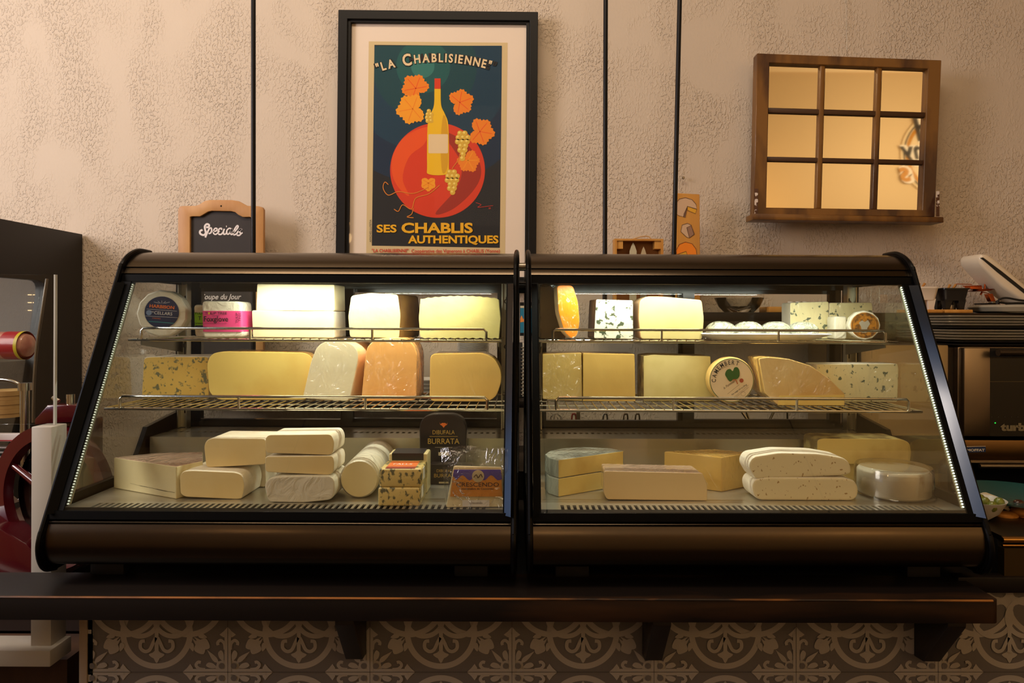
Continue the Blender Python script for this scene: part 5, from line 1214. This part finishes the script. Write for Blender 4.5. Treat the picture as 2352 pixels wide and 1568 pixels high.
bulb('cabinet_light', (XC-.25, 2.05, CZ+.12), 2.2, .05, (1, .92, .9))
MB().tube(smoothline([W(x, y, 2.0) for x, y in ((108, 640), (96, 720), (84, 800), (78, 880), (76, 970))], 5), .004, 8).build('curved_edge', steel, dc)
# things in the deli cabinet
t = thing('salami_pack', (W(40, 830, 2.1).x, 2.1, CZ-.135), 'plastic-wrapped pink sausage with a red and yellow label in the deli cabinet', 'sausage')
sx0, sx1 = W(-60, PY, 2.1).x, W(74, PY, 2.1).x
MB().lathe([(.01, 0), (.035, .015), (.043, .04), (.043, sx1-sx0-.04), (.034, sx1-sx0-.012), (.008, sx1-sx0)], (sx0, 2.1, CZ-.135+.044), (1, 0, 0), n=28).build('sausage', mat('salami_pink', (206, 150, 130), .35, coat=.9, bump=(30, .8, .004), vary=((176, 110, 96), 20, .4, .6)), t)
MB().lathe([(.0436, 0), (.0438, .055)], (W(20, PY, 2.1).x, 2.1, CZ-.091), (1, 0, 0), n=28, cap=False).build('red_label', mat('salami_red', (160, 24, 32), .4, coat=.5), t)
MB().lathe([(.0440, 0), (.0440, .010)], (W(20, PY, 2.1).x+.045, 2.1, CZ-.091), (1, 0, 0), n=28, cap=False).build('yellow_band', mat('salami_yellow', (200, 180, 40), .4), t)
woodr = mat('poplar_wood', (204, 172, 112), .6, vary=((180, 140, 86), 8, .4, .6, (1, 1, .3)))
for s_, (px_, lb) in enumerate(((-72, 'left stack'), (8, 'right stack'))):
    for k in range(3):
        cx_ = W(px_, PY, 2.05).x+.002; z = CZ-.3038+k*.0265
        t = thing('wooden_cheese_box', (cx_, 2.05+.0*s_, z), f'round poplar cheese box, {["bottom", "middle", "top"][k]} of the {lb} in the deli cabinet', 'box', 'poplar cheese boxes')
        cc = (cx_, 2.06, z)
        MB().cyl(cc, (cc[0], cc[1], z+.024), .052, n=28).build('box_base', woodr, t)
        MB().cyl((cc[0], cc[1], z+.012), (cc[0], cc[1], z+.026), .0535, n=28).build('box_lid', woodr, t)
# sneeze guard: clear sheet on a white frame
gd = thing('counter_guard', (W(94, 1400, 1.47).x, 1.50, 0), 'clear acrylic counter guard on a white frame, left of the cases', 'guard')
wf = mat('frame_white', (176, 170, 160), .4)
Dg = 1.47
gx = lambda px: W(px, 1200, Dg).x; gz = lambda py: W(94, py, Dg).z
gb = MB(); gb.box(gx(71), gx(118), Dg, Dg+.05, gz(1490), gz(980)); gb.bevel(.002).build('white_post', wf, gd)
MB().box(-1.55, gx(131), Dg-.02, Dg+.05, gz(1521), gz(1483)).bevel(.003).build('bottom_rail', wf, gd)
MB().box(gx(93), gx(131), Dg-.018, Dg+.045, gz(1484), 1.0-.165).build('post_sleeve', wf, gd) if False else None
MB().box(-1.55, gx(107), Dg+.02, Dg+.026, gz(978), gz(629)).build('acrylic_sheet', sheetglass('acrylic', (.96, .97, .97), .35), gd, smooth=0)
MB().box(gx(107), gx(107)+.0035, Dg+.0195, Dg+.0265, gz(978), gz(629)).build('acrylic_edge', mat('acrylic_edge', (190, 190, 184), .2), gd)
MB().box(-1.54, -1.50, Dg-.005, Dg+.035, .0, gz(1521)).build('guard_leg', wf, gd)
# chrome rail behind the guard
t = thing('chrome_handrail', (W(57, PY, 1.75).x, 1.75, CZ-.7), 'chrome upright rail with a curved arm behind the acrylic sheet', 'rail')
MB().cyl(W(57, 1330, 1.88), W(57, 890, 1.88), .0115, n=16).build('rail_post', chrome, t)
MB().cyl(W(57, 896, 1.88), W(57, 879, 1.88), .0165, n=16).build('collar', chrome, t)
MB().tube(smoothline([W(x, y, 1.88) for x, y in ((48, 886), (35, 878), (10, 872), (-40, 871))], 4), .005, 10).build('curved_arm', chrome, t)
# red flywheel slicer
red = mat('slicer_red', (72, 6, 18), .2, coat=.9); Ds = 1.72
t = thing('meat_slicer', (W(110, PY, Ds).x, Ds+.05, CZ-.62), 'dark red flywheel meat slicer behind the white post', 'slicer')
wc = W(122, 1140, Ds); a_, b_ = 108/F*Ds/math.sin(math.radians(42)), 165/F*Ds
R_ = b_
nrm = Vector((-.26, -.966, 0)).normalized()
MB().lathe([(R_*.80, -.012), (R_*.82, .012), (R_, .014), (R_*1.01, 0), (R_, -.014)], wc, nrm, n=56, cap=False).build('flywheel', red, t)
MB().lathe([(0, -.004), (R_*.81, -.004), (R_*.81, .004), (0, .008)], wc+nrm*-.03, nrm, n=40).build('blade_disc', mat('slicer_steel', (120, 116, 116), .15, 1), t)
for k in range(4):
    a = k*PI/2+.5; u = nrm.cross(Vector((0, 0, 1))).normalized()
    d = u*math.cos(a)+Vector((0, 0, 1))*math.sin(a); MB().tube([wc, wc+d*R_*.85], [.012, .008], 10).build('spoke', red, t)
MB().lathe([(0, -.03), (.02, -.03), (.024, .02), (0, .025)], wc, nrm, n=20).build('hub', steel, t)
MB().prism(q3([(80, 962), (108, 930), (190, 930), (190, 968), (120, 972), (78, 976)], Ds-.02), (0, .05, 0)).bevel(.003).build('carriage_arm', red, t)
MB().prism(q3([(124, 970), (182, 968), (182, 1300), (110, 1310)], Ds), (0, .1, 0)).bevel(.004).build('slicer_body', red, t)
MB().prism(q3([(132, 972), (146, 972), (146, 1000), (132, 1000)], Ds-.01), (0, .02, 0)).build('slide_rod', chrome, t)
MB().cyl(W(162, 932, Ds), W(162, 905, Ds), .0095, n=16).build('knob', chrome, t)
MB().tube([W(120, 912, Ds), W(134, 922, Ds)], [.004, .007], 8).build('lever', chrome, t)
MB().prism(q3([(-60, 1090), (20, 1160), (20, 1230), (-60, 1262)], Ds+.06), (0, .04, 0)).build('slicer_table', mat('slicer_plate', (130, 122, 120), .25, 1), t)
MB().prism(q3([(-60, 1180), (60, 1250), (110, 1300), (110, 1345), (-60, 1345)], Ds-.02), (0, .25, 0)).bevel(.004).build('slicer_base', red, t)
MB().box(W(-80, PY, Ds).x, W(120, PY, Ds).x, Ds-.03, Ds+.3, CZ-.72, W(0, 1345, Ds).z).build('slicer_foot', black_trim, t)
# scale with white label rail
t = thing('counter_scale', (W(10, 1040, 1.95).x, 1.97, CZ-.42), 'white and steel counter scale behind the slicer, at the left edge', 'scale')
Dx = 1.95
MB().box(W(-58, PY, Dx).x, W(52, PY, Dx).x, Dx, Dx+.02, W(0, 1014, Dx).z, W(0, 996, Dx).z).bevel(.002).build('label_rail', mat('rail_white', (224, 216, 216), .4), t)
MB().box(W(-58, PY, Dx).x, W(50, PY, Dx).x, Dx-.005, Dx-.001, W(0, 1012, Dx).z, W(0, 1010, Dx).z).build('red_line', mat('line_red', (150, 20, 30), .5), t)
fl = Flat(pxplane(Dx-.001)); fl.text('FERM', 39, 1005, 3, ink, 1, width=13, bold=.03); fl.text('EN', 43, 1009, 2, mat('line_red', (150, 20, 30)), 1); fl.build('rail_print', t)
for k in range(5):
    zz = W(0, 1024+k*9, Dx).z
    MB().box(W(-58, PY, Dx).x, W(38-2*k, PY, Dx).x, Dx-.02-.01*k, Dx+.02, zz-.004, zz).bevel(.001).build('plate_rib', mat('scale_steel', (186, 182, 182), .3, .9), t)
MB().ball(W(14, 1066, Dx-.07), 1, (.024, .02, .014), 16).build('dial', black_trim, t)
MB().box(W(-58, PY, Dx).x, W(22, PY, Dx).x, Dx-.05, Dx+.02, W(0, 1180, Dx).z, W(0, 1098, Dx).z).bevel(.003).build('scale_body', mat('scale_grey', (176, 172, 174), .4), t)
t = thing('side_counter', (-1.55, 2.0, 0), 'dark side counter under the slicer, at the left edge', 'counter')
MB().box(-1.585, -.935, 1.66, 2.12, .68, CZ-.7202).build('side_worktop', mat('sidetop', (40, 26, 18), .4), t)
MB().box(-1.58, -.94, 1.68, 2.1, .0, .68).build('side_body', mat('sidebody', (30, 14, 10), .5), t)
# low cardboard and wooden crate in the dark at the bottom left
tag(MB().box(-1.35, -1.02, 1.53, 1.655, 0, W(140, 1530, 1.5).z).build('wooden_crate', mat('crate_wood', (72, 44, 20), .6, vary=((50, 28, 12), 8, .4, .6, (1, 1, .3)))), 'dark wooden crate on the floor under the white guard frame', 'crate')
